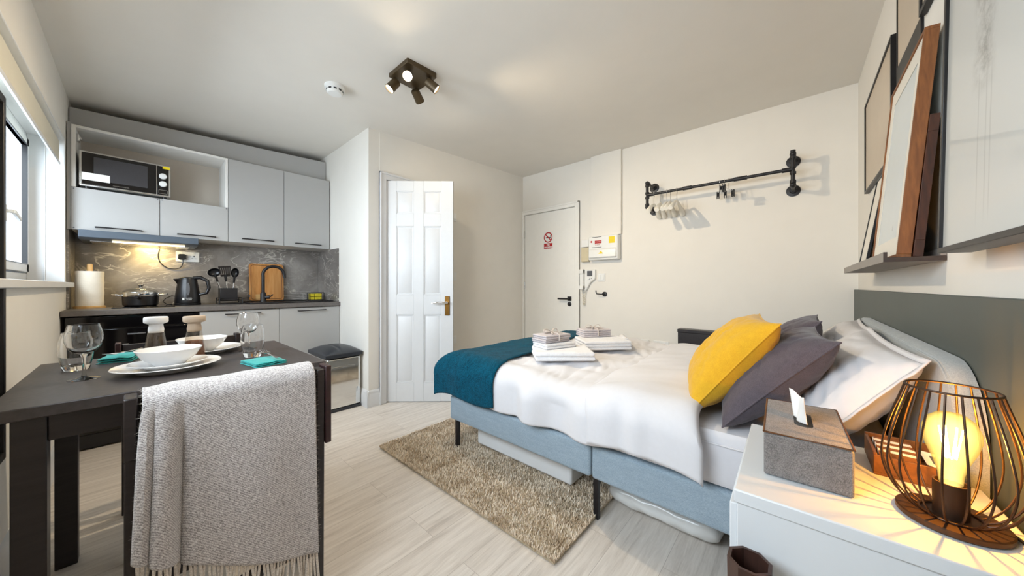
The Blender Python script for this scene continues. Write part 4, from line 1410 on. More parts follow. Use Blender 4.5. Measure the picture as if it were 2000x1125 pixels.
ch = chair('black folding chair with a grey wool throw over its back')
ch2 = dup(ch, (0.15, 2.315, 0), PI, 'black folding chair on the far side of the table')
# ------------------------------------------------------------------ wool throw over the chair
def hem_z(u):
    return 0.46 - 0.30 * u + 0.085 * u * u


def throwf(u, v):
    """u across the chair (0 left, 1 right), v from the hidden hem over the rail down to the front hem"""
    top = 0.79
    back = 0.30
    front = top - hem_z(u)
    L = back + 0.07 + front
    s = v * L
    if s < back:
        y, z = 1.233, top - 0.035 - (back - s)
    elif s < back + 0.07:
        a = (s - back) / 0.07 * PI
        y = 1.187 + 0.046 * math.cos(a)
        z = top - 0.035 + 0.035 * math.sin(a)
    else:
        d = s - back - 0.07
        y, z = 1.141, top - 0.035 - d
    drop = max(0.0, (s - back - 0.07) / max(front, 0.1))
    spread = 0.012 * drop
    x = 0.006 - spread + (0.358 + 1.6 * spread) * u
    if drop > 0:
        y -= 0.018 * drop
        fold = math.exp(-((u - 0.10) / 0.055) ** 2) - 0.9 * math.exp(-((u - 0.19) / 0.03) ** 2) + 0.8 * math.exp(-((u - 0.02) / 0.03) ** 2) - 0.7 * math.exp(-((u - 0.055) / 0.018) ** 2)
        y -= 0.022 * fold * min(1, drop * 2.5 + 0.15)
        y -= 0.012 * drop * nz(u * 3.2, drop * 1.2, 3.3)
        y -= 0.006 * math.sin(u * 11 + 1) * drop
    elif s >= back:
        z += 0.004 * nz(u * 6, 0.3, 1.7)
    z -= 0.016 * (u - 0.1) * (1 if s > back * 0.5 else 0) * 0 
    return (x, y, z)


th = thing('wool_throw', 'pale grey wool throw with cream fringe over the near chair', 'throw', (0.2, 1.17, 0.79))
obj('cloth', M().grid(throwf, 90, 110), 'wool', th, solid=0.007)
m = M()
nt = 44
for i in range(nt):
    u = (i + 0.5) / nt
    p = Vector(throwf(u, 1.0)) + Vector((0, 0.001, 0.006))
    r0 = random.uniform(0.0028, 0.0038)
    l = random.uniform(0.085, 0.11)
    dx, dy = random.uniform(-0.012, 0.012), random.uniform(-0.01, 0.006)
    pts = [p, p + Vector((dx * 0.2, dy * 0.3, -l * 0.3)), p + Vector((dx * 0.6, dy * 0.7, -l * 0.65)), p + Vector((dx, dy, -l))]
    m.tube(smooth_path(pts, 3), [r0] * 9 + [r0 * 0.75], 7)
obj('fringe', m, 'fringe', th, label='cream tassel fringe')
# loose fibres standing off the nap
m = M()
for i in range(5200):
    u, v = random.random(), 0.28 + 0.72 * random.random()
    if i < 900:
        u = random.choice((0.0, 1.0))
    elif i < 2000:
        v = random.uniform(0.30, 0.45)
    p = Vector(throwf(u, v))
    d = Vector((random.gauss(0, 1), random.gauss(-0.7, 0.6), random.gauss(0.1, 0.8)))
    d = d.normalized() * random.uniform(0.006, 0.014)
    sd = d.orthogonal().normalized() * 0.00035
    m.add([p - sd, p + sd, p + d], [(0, 1, 2)])
f_ = obj('nap', m, 'fringe', th, smooth=False)
f_['kind'] = 'stuff'

# ------------------------------------------------------------------ tableware
def lathe_thing(name, label, cat, loc, parts, group=None, rot=0):
    t_ = thing(name, label, cat, loc, group)
    for pn_, prof, mat, kw in parts:
        obj(pn_, M().lathe(loc, prof, kw.pop('n', 40), caps=kw.pop('caps', False)), mat, t_, **kw)
    return t_


wine_bowl = [(0.0, 0.083), (0.012, 0.084), (0.028, 0.092), (0.040, 0.108), (0.0455, 0.128), (0.0445, 0.15), (0.038, 0.176), (0.0365, 0.18), (0.0355, 0.179), (0.0435, 0.149), (0.0443, 0.128), (0.039, 0.109), (0.027, 0.0935), (0.0, 0.086)]
wine_stem = [(0.0, 0.0), (0.035, 0.0), (0.0355, 0.0015), (0.02, 0.004), (0.006, 0.009), (0.0042, 0.02), (0.0042, 0.07), (0.009, 0.083), (0.0, 0.084)]


def wine_glass(label, x, y, sc_=0.86):
    return lathe_thing('wine_glass', label, 'wine glass', (x, y, TT),
                       [('bowl', [(r * sc_, h * 0.95) for r, h in wine_bowl], 'glass', {}), ('stem', [(r * 0.94, h * 0.95) for r, h in wine_stem], 'glass', {})], 'wine glasses')


wine_glass('large clear wine glass at the left end of the table', -0.112, 1.68)
wine_glass('clear wine glass behind the right hand tumbler', 0.325, 1.86, 0.9)
tum = [(0.0, 0.0), (0.024, 0.0), (0.026, 0.003), (0.031, 0.03), (0.0345, 0.06), (0.033, 0.09), (0.0275, 0.115), (0.0265, 0.1155), (0.0318, 0.09), (0.0333, 0.06), (0.030, 0.032), (0.025, 0.016), (0.0, 0.014)]
for lb, x, y in (('clear curved tumbler behind the large wine glass', -0.142, 1.885), ('clear curved tumbler beside the folded turquoise napkin on the right', 0.312, 1.70)):
    lathe_thing('tumbler', lb, 'tumbler', (x, y, TT), [('wall', [(r * 1.15, h * 1.13) for r, h in tum], 'glass', {})], 'tumblers')


def place_setting(x, y, suffix, both):
    lathe_thing('dinner_plate', 'large white dinner plate ' + suffix, 'plate', (x, y, TT),
                [('rim', [(0.0, 0.003), (0.075, 0.003), (0.078, 0.0), (0.082, 0.0), (0.088, 0.006), (0.134, 0.019), (0.136, 0.0205), (0.134, 0.0225), (0.088, 0.0105), (0.08, 0.0075), (0.0, 0.0065)], 'ceramic', {'n': 56})], 'white plates')
    z = TT + 0.0075
    if both:
        lathe_thing('side_plate', 'smaller white plate ' + suffix.replace('under the bowl', 'stacked between bowl and dinner plate'), 'plate', (x, y, z),
                    [('rim', [(0.0, 0.003), (0.05, 0.003), (0.052, 0.0), (0.056, 0.0), (0.062, 0.007), (0.097, 0.019), (0.099, 0.0205), (0.097, 0.022), (0.062, 0.010), (0.0, 0.0075)], 'ceramic', {'n': 56})], 'white plates')
        z += 0.0085
    lathe_thing('bowl', 'white bowl on the plates ' + suffix.replace('under the bowl ', ''), 'bowl', (x, y, z),
                [('wall', [(0.0, 0.004), (0.03, 0.004), (0.032, 0.0), (0.036, 0.0), (0.045, 0.008), (0.068, 0.03), (0.083, 0.055), (0.084, 0.057), (0.082, 0.058), (0.066, 0.033), (0.042, 0.012), (0.0, 0.009)], 'ceramic', {'n': 56})], 'white bowls')


place_setting(0.072, 1.655, 'under the bowl nearest the camera', True)
place_setting(0.185, 1.965, 'under the bowl behind the glass mills', False)

mill_glass = [(0.0, 0.0), (0.037, 0.0), (0.038, 0.002), (0.0215, 0.118), (0.020, 0.119), (0.0355, 0.005), (0.0, 0.004)]
mill_cap = [(0.0, 0.108), (0.0212, 0.108), (0.0225, 0.119), (0.0195, 0.137), (0.020, 0.141), (0.033, 0.147), (0.0345, 0.151), (0.0345, 0.166), (0.032, 0.169), (0.0, 0.169)]


def mill(label, x, y, cap, fill, fh):
    rt = lambda h: 0.0345 - (h - 0.004) * 0.146
    lathe_thing('spice_mill', label, 'spice mill', (x, y, TT), [
        ('glass_jar', mill_glass, 'mill_glass', {}),
        ('contents', [(0.0, 0.006), (rt(0.006), 0.006), (rt(fh), fh), (0.0, fh + 0.003)], fill, {}),
        ('cap', mill_cap, cap, {})], 'glass spice mills')


mill('conical glass mill with white cap and dark peppercorns', 0.046, 1.905, 'mill_white', 'pepper', 0.105)
mill('conical glass mill with beige cap and pink brown salt', 0.150, 1.845, 'mill_beige', 'spice', 0.07)


def napkin(label, cx, cy, w_, d_, rz, h):
    t_ = thing('napkin', label, 'napkin', (cx, cy, TT), 'turquoise napkins')
    R = Matrix.Translation((cx, cy, TT)) @ Matrix.Rotation(rz, 4, 'Z')
    m = M()
    n_ = 18
    for k in range(3):
        off = 0.002 + k * h / 3
        sx_ = 1 - 0.02 * k
        f = lambda u, v: ((u - 0.5) * w_ * sx_, (v - 0.5) * d_ * sx_, off + 0.003 * nz(u * 4 + k, v * 4, k + 2.2) + 0.0045 * math.sin(PI * u) * math.sin(PI * v))
        m.grid(f, n_, n_)
    m.xf(R)
    obj('cloth', m, 'turq', t_, solid=0.0025)
    return t_


napkin('folded turquoise napkin at the right edge of the table', 0.312, 1.52, 0.10, 0.135, 0.18, 0.011)
napkin('bunched turquoise napkin at the left behind the wine glass', -0.045, 2.02, 0.09, 0.15, -0.2, 0.018)


def fork(label, x, y, z, rz, n_t=4):
    t_ = thing('fork', label, 'fork', (x, y, z), 'forks')
    R = Matrix.Translation((x, y, z)) @ Matrix.Rotation(rz, 4, 'Z')
    m = M().tube([(0, -0.075, 0.003), (0, -0.02, 0.004), (0, 0.03, 0.006)], [0.006, 0.0035, 0.004], 8, flat=0.35)
    obj('handle', m.xf(R), 'chrome', t_)
    m = M().bar((0, 0.028, 0.006), (0, 0.05, 0.007), 0.022, 0.002)
    for i in range(n_t):
        xx = -0.0096 + i * 0.0064
        m.tube([(xx, 0.048, 0.007), (xx, 0.07, 0.006), (xx, 0.095, 0.013)], [0.0016, 0.0014, 0.0006], 6)
    obj('tines', m.xf(R), 'chrome', t_)
    return t_


fork('steel fork whose tines poke past the right hand napkin', 0.338, 1.545, TT + 0.0205, 0.05)
fork('steel fork lying on the bunched left hand napkin', -0.03, 1.99, TT + 0.029, 2.6)

# dark tall frame on the window wall
mr = thing('wall_mirror', 'black edged tall mirror on the window wall at far left', 'mirror', (XW, 1.68, 0.48))
obj('frame', B(XW + 0.001, XW + 0.03, 1.40, 1.425, 0.48, 1.655).box(XW + 0.001, XW + 0.03, 1.925, 1.95, 0.48, 1.655).box(XW + 0.001, XW + 0.03, 1.425, 1.925, 0.48, 0.505).box(XW + 0.001, XW + 0.03, 1.425, 1.925, 1.63, 1.655), 'frame_black', mr, bevel=0.002)
obj('back_board', B(XW + 0.001, XW + 0.012, 1.425, 1.925, 0.505, 1.63), 'frame_black', mr)
obj('mirror_glass', B(XW + 0.0125, XW + 0.018, 1.425, 1.925, 0.505, 1.63), 'mirror', mr)

# roller blind
rb = thing('roller_blind', 'cream roller blind drawn a little way down over the window', 'blind', (XW - 0.03, 2.15, WZ1))
obj('roller', M().cyl((XW - 0.035, WY0 + 0.03, WZ1 - 0.035), (XW - 0.035, WY1 - 0.04, WZ1 - 0.035), 0.02, 20), 'blind', rb)
obj('fabric', M().box(XW - 0.016, XW - 0.0145, WY0 + 0.035, WY1 - 0.045, 1.825, WZ1 - 0.03), 'blind', rb)
obj('bottom_bar', B(XW - 0.02, XW - 0.01, WY0 + 0.035, WY1 - 0.045, 1.808, 1.828), 'upvc', rb, bevel=0.003)

# ------------------------------------------------------------------ bed
X0, X1 = 1.32, 2.72
bed = thing('bed', 'double bed with blue grey upholstered frame on thin black legs', 'bed', (2.02, 0.7, 0))
for y0, y1 in ((-0.245, 0.692), (0.698, 1.69)):
    m = M().prism([(X0, y, z) for y, z in ((y0, 0.19), (y1, 0.19), (y1, 0.338), (y0, 0.338))], (X1 - X0, 0, 0))
    obj('base', m, 'bed_fabric', bed, bevel=0.014, seg=4)
for x in (X0 + 0.025, X1 - 0.045):
    for y in (-0.2, 0.672, 1.642):
        obj('leg', B(x, x + 0.024, y, y + 0.024, 0.0, 0.19), 'black_matt', bed, bevel=0.002)
# rounded headboard
rr = rounded_rect(1.69, 0.70, 0.17, 9)
m = M()
rings = []
for inset, y in ((0.02, -0.257), (0.006, -0.2605), (0.0, -0.27), (0.0, -0.285), (0.0, -0.295)):
    rings.append([(2.0 + x * (1 - inset / 0.845), y, 0.515 + z * (1 - inset / 0.35)) for x, z in rr])
k = len(rr)
for r_ in rings:
    m.v += r_
for i in range(len(rings) - 1):
    for j in range(k):
        m.f.append((i * k + j, i * k + (j + 1) % k, (i + 1) * k + (j + 1) % k, (i + 1) * k + j))
m.f += [tuple(range(k)), tuple(range((len(rings) - 1) * k, len(rings) * k))[::-1]]
hb = obj('headboard', m, 'head_fabric', bed)
m = M().tube([(2.0 + x * 0.985, -0.2585, 0.515 + z * 0.966) for x, z in rr], 0.003, 6, closed=True)
obj('piping', m, 'head_fabric', hb)

mt = thing('mattress', 'white sheeted mattress on the blue grey bed', 'mattress', (2.02, 0.7, 0.338))
m = M()
rr = rounded_rect(X1 - X0 - 0.01, 1.91, 0.05, 6)
k = len(rr)
lv = [(0.338, 0.02), (0.345, 0.004), (0.365, 0.0), (0.42, -0.001), (0.47, 0.0), (0.515, 0.004), (0.532, 0.016), (0.538, 0.04)]
for z, ins in lv:
    for x, y in rr:
        s = 1 - ins / 0.7
        wv = 0.0025 * nz(x * 9, y * 9, z * 30)
        m.v.append((2.02 + x * s + wv * (1 if x > 0 else -1), 0.715 + y * (1 - ins / 0.95), z + 0.0))
for i in range(len(lv) - 1):
    for j in range(k):
        m.f.append((i * k + j, i * k + (j + 1) % k, (i + 1) * k + (j + 1) % k, (i + 1) * k + j))
m.f += [tuple(range(k)), tuple(range((len(lv) - 1) * k, len(lv) * k))[::-1]]
obj('fitted_sheet', m, 'sheet', mt, sub=1)
obj('seam_piping', M().tube([(2.02 + x * 1.0, 0.715 + y * 1.0, 0.49) for x, y in rr], 0.0035, 6, closed=True), 'sheet', mt)


def rnd_drop(s, r):
    """s: distance past the flat part along the cloth -> (outward, down) round an edge of radius r"""
    if s <= 0:
        return 0.0, 0.0
    q = r * PI / 2
    if s < q:
        a = s / r
        return r * math.sin(a), r * (1 - math.cos(a))
    return r, r + (s - q)


def drape(fx0, fx1, fy0, fy1, top, r, dn, df, dfoot, nu, nv, wr, yhead=None, edge=None, sc_=1.0, amp=1.0):
    """cloth over the bed: flat part fx0..fx1 by fy0..fy1, drops dn (near side), df (far side), dfoot (foot)"""
    def f(u, v):
        U = -dn(v) + (fx1 - fx0 + dn(v) + df) * u
        V = (fy1 - fy0 + dfoot) * v
        if edge:
            V = edge(u, U) + (fy1 - fy0 + dfoot - edge(u, U)) * v
        out, dz = 0.0, 0.0
        x = fx0 + U
        if U < 0:
            o, dz = rnd_drop(-U, r)
            x = fx0 - o
        elif U > fx1 - fx0:
            o, dz = rnd_drop(U - (fx1 - fx0), r)
            x = fx1 + o
        y = fy0 + V
        dz2 = 0.0
        if V > fy1 - fy0:
            o, dz2 = rnd_drop(V - (fy1 - fy0), r)
            y = fy1 + o
        z = top - max(dz, dz2)
        n1 = nz(x * 3.2 * sc_, y * 3.2 * sc_, 1.3)
        n2 = nz(x * 9 * sc_ + y * 5, y * 4 * sc_ - x * 5, 4.1)
        n3 = abs(nz(x * 5 + 2 * y, y * 14 - x * 3, 7.7))
        w_ = wr * (0.55 * n1 + 0.25 * n2 - 0.42 * n3) * amp
        side = min(1.0, max(dz, dz2) / (r * 1.2))
        z += w_ * (1 - side)
        if dz >= dz2 and dz > 0:
            wv = wr * 0.8 * side * (math.sin(y * 21 + 2.3 * n1) * 0.5 + n2)
            x += (-wv - 0.004) if U < 0 else wv
        elif dz2 > 0:
            y += wr * 0.8 * side * (math.sin(x * 19) * 0.4 + n2)
        return (x, y, z)
    return M().grid(f, nu, nv)


DT = 0.582
o = obj('duvet', drape(X0 + 0.075, X1 - 0.04, 0.60, 1.64, DT, 0.085, lambda v: 0.268 + 0.012 * nz(v * 7, 2.2), 0.20, 0.22, 190, 190, 0.046), 'duvet', solid=0.02)
tag(o, 'white duvet spread over the bed', 'duvet')
# the head end of the duvet folded back on itself
def foldf(u, v):
    r, dn, df = 0.09, 0.265, 0.2
    fx0, fx1 = X0 + 0.072, X1 - 0.04
    U = -dn + (fx1 - fx0 + dn + df) * u
    x, dz = fx0 + U, 0.0
    if U < 0:
        o_, dz = rnd_drop(-U, r)
        x = fx0 - o_ - 0.024
    elif U > fx1 - fx0:
        o_, dz = rnd_drop(U - (fx1 - fx0), r)
        x = fx1 + o_ + 0.012
    side = min(1, dz / 0.1)
    ya = 0.28 - 0.035 * side + 0.01 * nz(u * 6, 5.5)
    yb_ = 0.72 + 0.03 * nz(u * 5, 8.8) - 0.03 * side
    y = ya + (yb_ - ya) * v
    e = math.sin(PI * v) ** 0.35 if 0 < v < 1 else 0
    n1, n2 = nz(x * 4, y * 6, 9.1), nz(x * 11 + y * 6, y * 5, 2.7)
    z = DT - 0.012 + 0.036 * e - dz + 0.012 * (n1 + 0.6 * n2) * (1 - side)
    if side > 0:
        x += (-1 if U < 0 else 1) * side * (0.016 * e + 0.007 * math.sin(y * 30 + 3 * n1) + 0.006 * n2)
    return (x, y, z)


o = obj('duvet_fold', M().grid(foldf, 150, 40), 'duvet', solid=0.012)
tag(o, 'thick white folded back head end of the duvet', 'duvet')

tl = thing('bed_throw', 'teal chenille throw across the foot of the bed', 'throw', (2.0, 1.5, 0.6))
obj('cloth', drape(X0 + 0.07, X1 - 0.04, 1.25, 1.652, DT + 0.03, 0.118, lambda v: 0.30 + 0.03 * v + 0.012 * math.sin(v * 9), 0.18, 0.30, 150, 70, 0.014,
                   edge=lambda u, U: 0.02 + 0.185 * max(0, U) / 1.4 - 0.02 * (1 if U < 0 else 0) + 0.012 * nz(u * 9, 3.1)), 'teal', tl, solid=0.009)


def pillow(name, label, cat, base, ex, up, w_, h_, t_, mat, group=None, flange=0.0, pinch=0.07, seed=0.0, seam=True, sag=0.0, power=0.46):
    """base: middle of the bottom edge; ex along the bottom edge; up along the height"""
    ex, up = Vector(ex).normalized(), Vector(up)
    up = (up - ex * up.dot(ex)).normalized()
    nn = ex.cross(up)
    base = Vector(base)
    th_ = thing(name, label, cat, base, group)
    n_ = 44

    def at(u, v, s):
        pu = u * (1 - pinch * (1 - v * v))
        pv = v * (1 - pinch * (1 - u * u))
        e = max(0.0, (1 - abs(u) ** 2.1) * (1 - abs(v) ** 2.1)) ** power
        d = s * t_ / 2 * e
        d += 0.010 * e * nz(u * 2.2 + seed, v * 2.2, s * 3 + seed) + 0.004 * e * nz(u * 6 + seed, v * 5, s * 2)
        cr = abs(nz(u * 3 + seed, v * 3 - u * 2, 5 + s))
        d -= s * 0.010 * e * max(0, 0.18 - cr) / 0.18
        p = base + ex * (pu * w_ / 2) + up * ((pv + 1) * h_ / 2) + nn * d
        p -= Vector((0, 0, 1)) * sag * (abs(u) ** 2) * (0.5 + 0.5 * v)
        return p
    m = M()
    m.grid(lambda a, b: at(2 * a - 1, 2 * b - 1, 1), n_, n_)
    m.grid(lambda a, b: at(2 * a - 1, 2 * b - 1, -1), n_, n_)
    rim = [(i / 12 * 2 - 1, -1) for i in range(13)] + [(1, i / 12 * 2 - 1) for i in range(1, 13)] + [(1 - i / 12 * 2, 1) for i in range(1, 13)] + [(-1, 1 - i / 12 * 2) for i in range(1, 12)]
    obj('cover', m, mat, th_)
    if flange:
        m = M()
        rimf = [(a * 1, b * 1) for a, b in rim]
        inn = [at(a, b, 0) for a, b in rimf]
        out = []
        for (a, b), p in zip(rimf, inn):
            d = (ex * a * (abs(a) > 0.99) + up * b * (abs(b) > 0.99))
            out.append(p + d * flange + nn * 0.006 * nz(a * 4, b * 4, seed))
        k_ = len(inn)
        m.add(inn + out, [(i, (i + 1) % k_, k_ + (i + 1) % k_, k_ + i) for i in range(k_)])
        obj('flange', m, mat, th_, solid=0.003)
    if seam:
        obj('piped_seam', M().tube([at(a, b, 0) for a, b in rim], 0.0028, 7, closed=True), mat, th_)
    return th_


# pillows lean on the headboard, cushions lean on the pillows
pillow('pillow', 'large white pillow nearest the table lamp', 'pillow', (1.66, 0.0, 0.55), (1, 0.03, 0.02), (0.0, -0.21, 0.28), 0.72, 0.375, 0.19, 'pillow', 'white bed pillows', flange=0.016, seed=1.3, seam=False)
pillow('pillow', 'large white pillow at the far side of the bed', 'pillow', (2.36, -0.02, 0.56), (1, -0.03, 0), (0.0, -0.21, 0.28), 0.66, 0.36, 0.17, 'pillow', 'white bed pillows', flange=0.016, seed=4.4, seam=False)
pillow('cushion', 'dark plum grey cushion behind the mustard cushion', 'cushion', (1.57, 0.225, 0.548), (1, 0.10, 0), (0.03, -0.29, 0.32), 0.46, 0.44, 0.19, 'grape', 'plum grey cushions', seed=2.6, pinch=0.08)
pillow('cushion', 'dark plum grey cushion at the far side of the bed', 'cushion', (2.16, 0.20, 0.555), (1, 0.0, 0), (0.0, -0.27, 0.33), 0.44, 0.43, 0.17, 'grape', 'plum grey cushions', seed=6.1, pinch=0.08)
pillow('cushion', 'mustard yellow cushion leaning in front of plum grey one', 'cushion', (1.605, 0.35, 0.572), (1, 0.20, 0), (0.05, -0.25, 0.33), 0.46, 0.43, 0.21, 'yellow', seed=9.2, pinch=0.08)

# dark green panel behind the bed
o = obj('wall_cladding', B(0.62, XE - 0.003, YH + 0.0005, YH + 0.022, 0.02, 1.016), 'green_panel', bevel=0.002)
tag(o, 'dark green grey headboard panel along the bed wall', 'wall panel')

# ------------------------------------------------------------------ towels on the bed
def slab(cx, cy, z, w_, d_, h_, rz, layers=2, seed=0.0):
    """a folded towel: soft layers, each slightly askew, as one mesh"""
    m = M()
    lt = h_ / layers
    for k_ in range(layers):
        q = M().box(-w_ / 2, w_ / 2, -d_ / 2, d_ / 2, z + lt * k_ + 0.0004, z + lt * (k_ + 1))
        q.xf(Matrix.Translation((0.008 * nz(k_ * 1.7, seed), 0.008 * nz(seed, k_ * 2.3), 0)) @ Matrix.Rotation(0.06 * nz(seed + 3, k_ * 1.9), 4, 'Z'))
        m.add(q.v, q.f)
    m.xf(Matrix.Translation((cx, cy, 0)) @ Matrix.Rotation(rz, 4, 'Z'))
    return m


def towel(name, label, cx, cy, z, w_, d_, h_, rz, layers, mat, group, bow=False, seed=0.0):
    t_ = thing(name, label, 'towel', (cx, cy, z), group)
    obj('cloth', slab(cx, cy, z, w_, d_, h_, rz, layers, seed), mat, t_, bevel=h_ / layers * 0.46, seg=4)
    if bow:
        R = Matrix.Translation((cx, cy, 0)) @ Matrix.Rotation(rz, 4, 'Z')
        zt = z + h_
        m = M()
        m.tube([(0, -d_ / 2 - 0.004, z + 0.01), (0, -d_ / 2 - 0.004, zt - 0.004), (0, -d_ / 2 + 0.01, zt + 0.004), (0, d_ / 2 - 0.01, zt + 0.004), (0, d_ / 2 + 0.004, zt - 0.004), (0, d_ / 2 + 0.004, z + 0.01)], 0.009, 8, flat=0.3)
        for s in (-1, 1):
            m.tube(smooth_path([(0, 0, zt + 0.006), (s * 0.025, 0.008, zt + 0.026), (s * 0.052, 0.012, zt + 0.024), (s * 0.05, 0.0, zt + 0.008), (s * 0.02, -0.004, zt + 0.008), (0, 0, zt + 0.008)], 4), 0.006, 8, flat=0.4)
            m.tube(smooth_path([(0, 0, zt + 0.008), (s * 0.025, -0.03, zt + 0.012), (s * 0.04, -0.055, zt + 0.006)], 4), 0.006, 8, flat=0.35)
        m.sphere((0, 0, zt + 0.01), 0.009, 0.009, 0.007, 12, 8)
        m.xf(R)
        obj('ribbon_bow', m, 'ribbon', t_, label='taupe ribbon tied in a bow')
    return t_


TZ = DT + 0.036
tr = math.radians(-48)
towel('folded_towel', 'large folded white towel under the near stack on the bed', 1.66, 1.06, TZ, 0.34, 0.24, 0.052, tr, 2, 'towel', 'white folded towels', seed=0.4)
towel('folded_towel', 'smaller white towel beneath the near beribboned grey towel', 1.68, 1.13, TZ + 0.053, 0.22, 0.15, 0.03, tr + 0.5, 2, 'towel', 'white folded towels', seed=1.9)
towel('grey_towel', 'pale grey towel tied with bow on the near stack', 1.68, 1.15, TZ + 0.084, 0.20, 0.13, 0.046, tr + 0.6, 4, 'towel_grey', 'grey towels tied with ribbon', True, 3.3)
towel('folded_towel', 'large folded white towel under the far stack on the bed', 2.12, 1.03, TZ, 0.32, 0.24, 0.06, tr + 0.1, 3, 'towel', 'white folded towels', seed=5.2)
towel('grey_towel', 'pale grey towel tied with bow on the far stack', 2.19, 1.13, TZ + 0.061, 0.21, 0.14, 0.052, tr + 0.2, 4, 'towel_grey', 'grey towels tied with ribbon', True, 6.3)
t_ = thing('rolled_towel', 'small rolled white towel right of the far towel stack', 'towel', (2.26, 0.93, TZ))
d = Vector((0.85, 0.5, 0))
d.normalize()
c = Vector((2.30, 0.95, TZ + 0.032))
sp = []
for i in range(60):
    a = i / 59 * 2 * PI * 3
    r = 0.006 + 0.026 * i / 59
    sp.append((r * math.cos(a), r * math.sin(a)))
side = Vector((-d.y, d.x, 0))
m = M().grid(lambda u, v: c + d * (v - 0.5) * 0.20 + side * sp[min(59, int(u * 59 + 0.5))][0] + Vector((0, 0, 1)) * sp[min(59, int(u * 59 + 0.5))][1], 60, 12)
obj('cloth', m, 'towel', t_, solid=0.005)

# ------------------------------------------------------------------ rug, things under the bed
rg = thing('rug', 'beige shaggy rug beside and under the bed', 'rug', (1.45, 1.35, 0))
RX0, RX1, RY0, RY1 = 1.02, 1.85, 0.685, 2.02
obj('backing', B(RX0, RX1, RY0, RY1, 0.0005, 0.012), 'rug_base', rg, bevel=0.003)
cols_ = []
for nm, hx in (('rug_pile_light', '#f4e7d4'), ('rug_pile_mid', '#e6d4bc'), ('rug_pile_dark', '#c6b196')):
    cols_.append(paint(nm, hx, 1.0, 0.1, 300, 0))
m = M()
mi = []
rnd = random.Random(3)
for i in range(42000):
    x, y = rnd.uniform(RX0, RX1), rnd.uniform(RY0, RY1)
    if x > 1.60 and rnd.random() < 0.6:
        continue
    if i % 14 == 0:
        e = rnd.random()
        x, y = ((RX0 + 0.002, y), (x, RY0 + 0.002), (x, RY1 - 0.002))[int(e * 3)]
    h = rnd.uniform(0.016, 0.028)
    a = rnd.uniform(0, 2 * PI)
    b = a + rnd.uniform(-0.6, 0.6)
    lean = rnd.uniform(0.002, 0.014)
    wx, wy = 0.0022 * math.cos(b + PI / 2), 0.0022 * math.sin(b + PI / 2)
    lx, ly = lean * math.cos(a), lean * math.sin(a)
    n0 = len(m.v)
    m.v += [(x - wx, y - wy, 0.008), (x + wx, y + wy, 0.008), (x + wx + lx * 0.5, y + wy + ly * 0.5, h * 0.7), (x - wx + lx * 0.5, y - wy + ly * 0.5, h * 0.7),
            (x + lx + wx * 0.4, y + ly + wy * 0.4, h), (x + lx - wx * 0.4, y + ly - wy * 0.4, h)]
    m.f += [(n0, n0 + 1, n0 + 2, n0 + 3), (n0 + 3, n0 + 2, n0 + 4, n0 + 5)]
    tone = nz(x * 14, y * 14, 1.1) + rnd.uniform(-0.7, 0.7)
    mi += [0 if tone > 0.1 else (1 if tone > -0.45 else 2)] * 2
me = bpy.data.meshes.new('pile')
me.from_pydata([(x - 1.45, y - 1.35, z) for x, y, z in m.v], [], m.f)
for k_ in cols_:
    me.materials.append(k_)
me.polygons.foreach_set('material_index', mi)
me.update()
o = bpy.data.objects.new('pile', me)
COL.objects.link(o)
o.parent = rg
o['kind'] = 'stuff'

bx = thing('storage_box', 'low white storage box under the foot of the bed', 'box', (1.7, 1.21, 0.03))
obj('body', B(1.44, 1.98, 0.865, 1.56, 0.029, 0.165), 'box_white', bx, bevel=0.012, seg=3)
obj('lid', B(1.435, 1.985, 0.86, 1.565, 0.1655, 0.182), 'box_white', bx, bevel=0.006)
obj('clip', B(1.430, 1.440, 1.17, 1.25, 0.13, 0.176), 'box_white', bx, bevel=0.003)


bgk = thing('bedding_bag', 'plastic wrapped white bedding roll on the floor under the bed', 'bedding bag', (1.65, 0.46, 0))


def bagf(u, v):
    a = 2 * PI * u
    c_, s_ = math.cos(a), math.sin(a)
    e = 1 - abs(2 * v - 1) ** 9
    e = max(e, 0.0) ** 0.35
    r1, r2 = 0.17 * (0.5 + 0.5 * e), 0.062 * (0.4 + 0.6 * e)
    cx_ = (abs(c_) ** 0.7) * (1 if c_ > 0 else -1)
    sz_ = (abs(s_) ** 0.8) * (1 if s_ > 0 else -1)
    n1 = nz(cx_ * 2.5, v * 9, s_ * 2)
    return (1.63 + cx_ * r1 + 0.008 * n1, 0.225 + 0.47 * v, 0.068 + sz_ * r2 + 0.006 * n1 * (0.5 + 0.5 * s_))


m = M().grid(bagf, 40, 40, cu=True)
m.f += [tuple(range(40)), tuple(39 * 40 + i for i in range(39, -1, -1))]
obj('wrap', m, 'bag_plastic', bgk)

# ------------------------------------------------------------------ bedside table and what stands on it
BZ = 0.62
bs = thing('bedside_table', 'white bedside table with lit lamp and tissue box', 'bedside table', (1.02, -0.08, 0))
ang = math.radians(1.0)


def bsx(m):
    return m.xf(Matrix.Translation((0.818, 0.1, 0)) @ Matrix.Rotation(ang, 4, 'Z') @ Matrix.Translation((-0.818, -0.1, 0)))


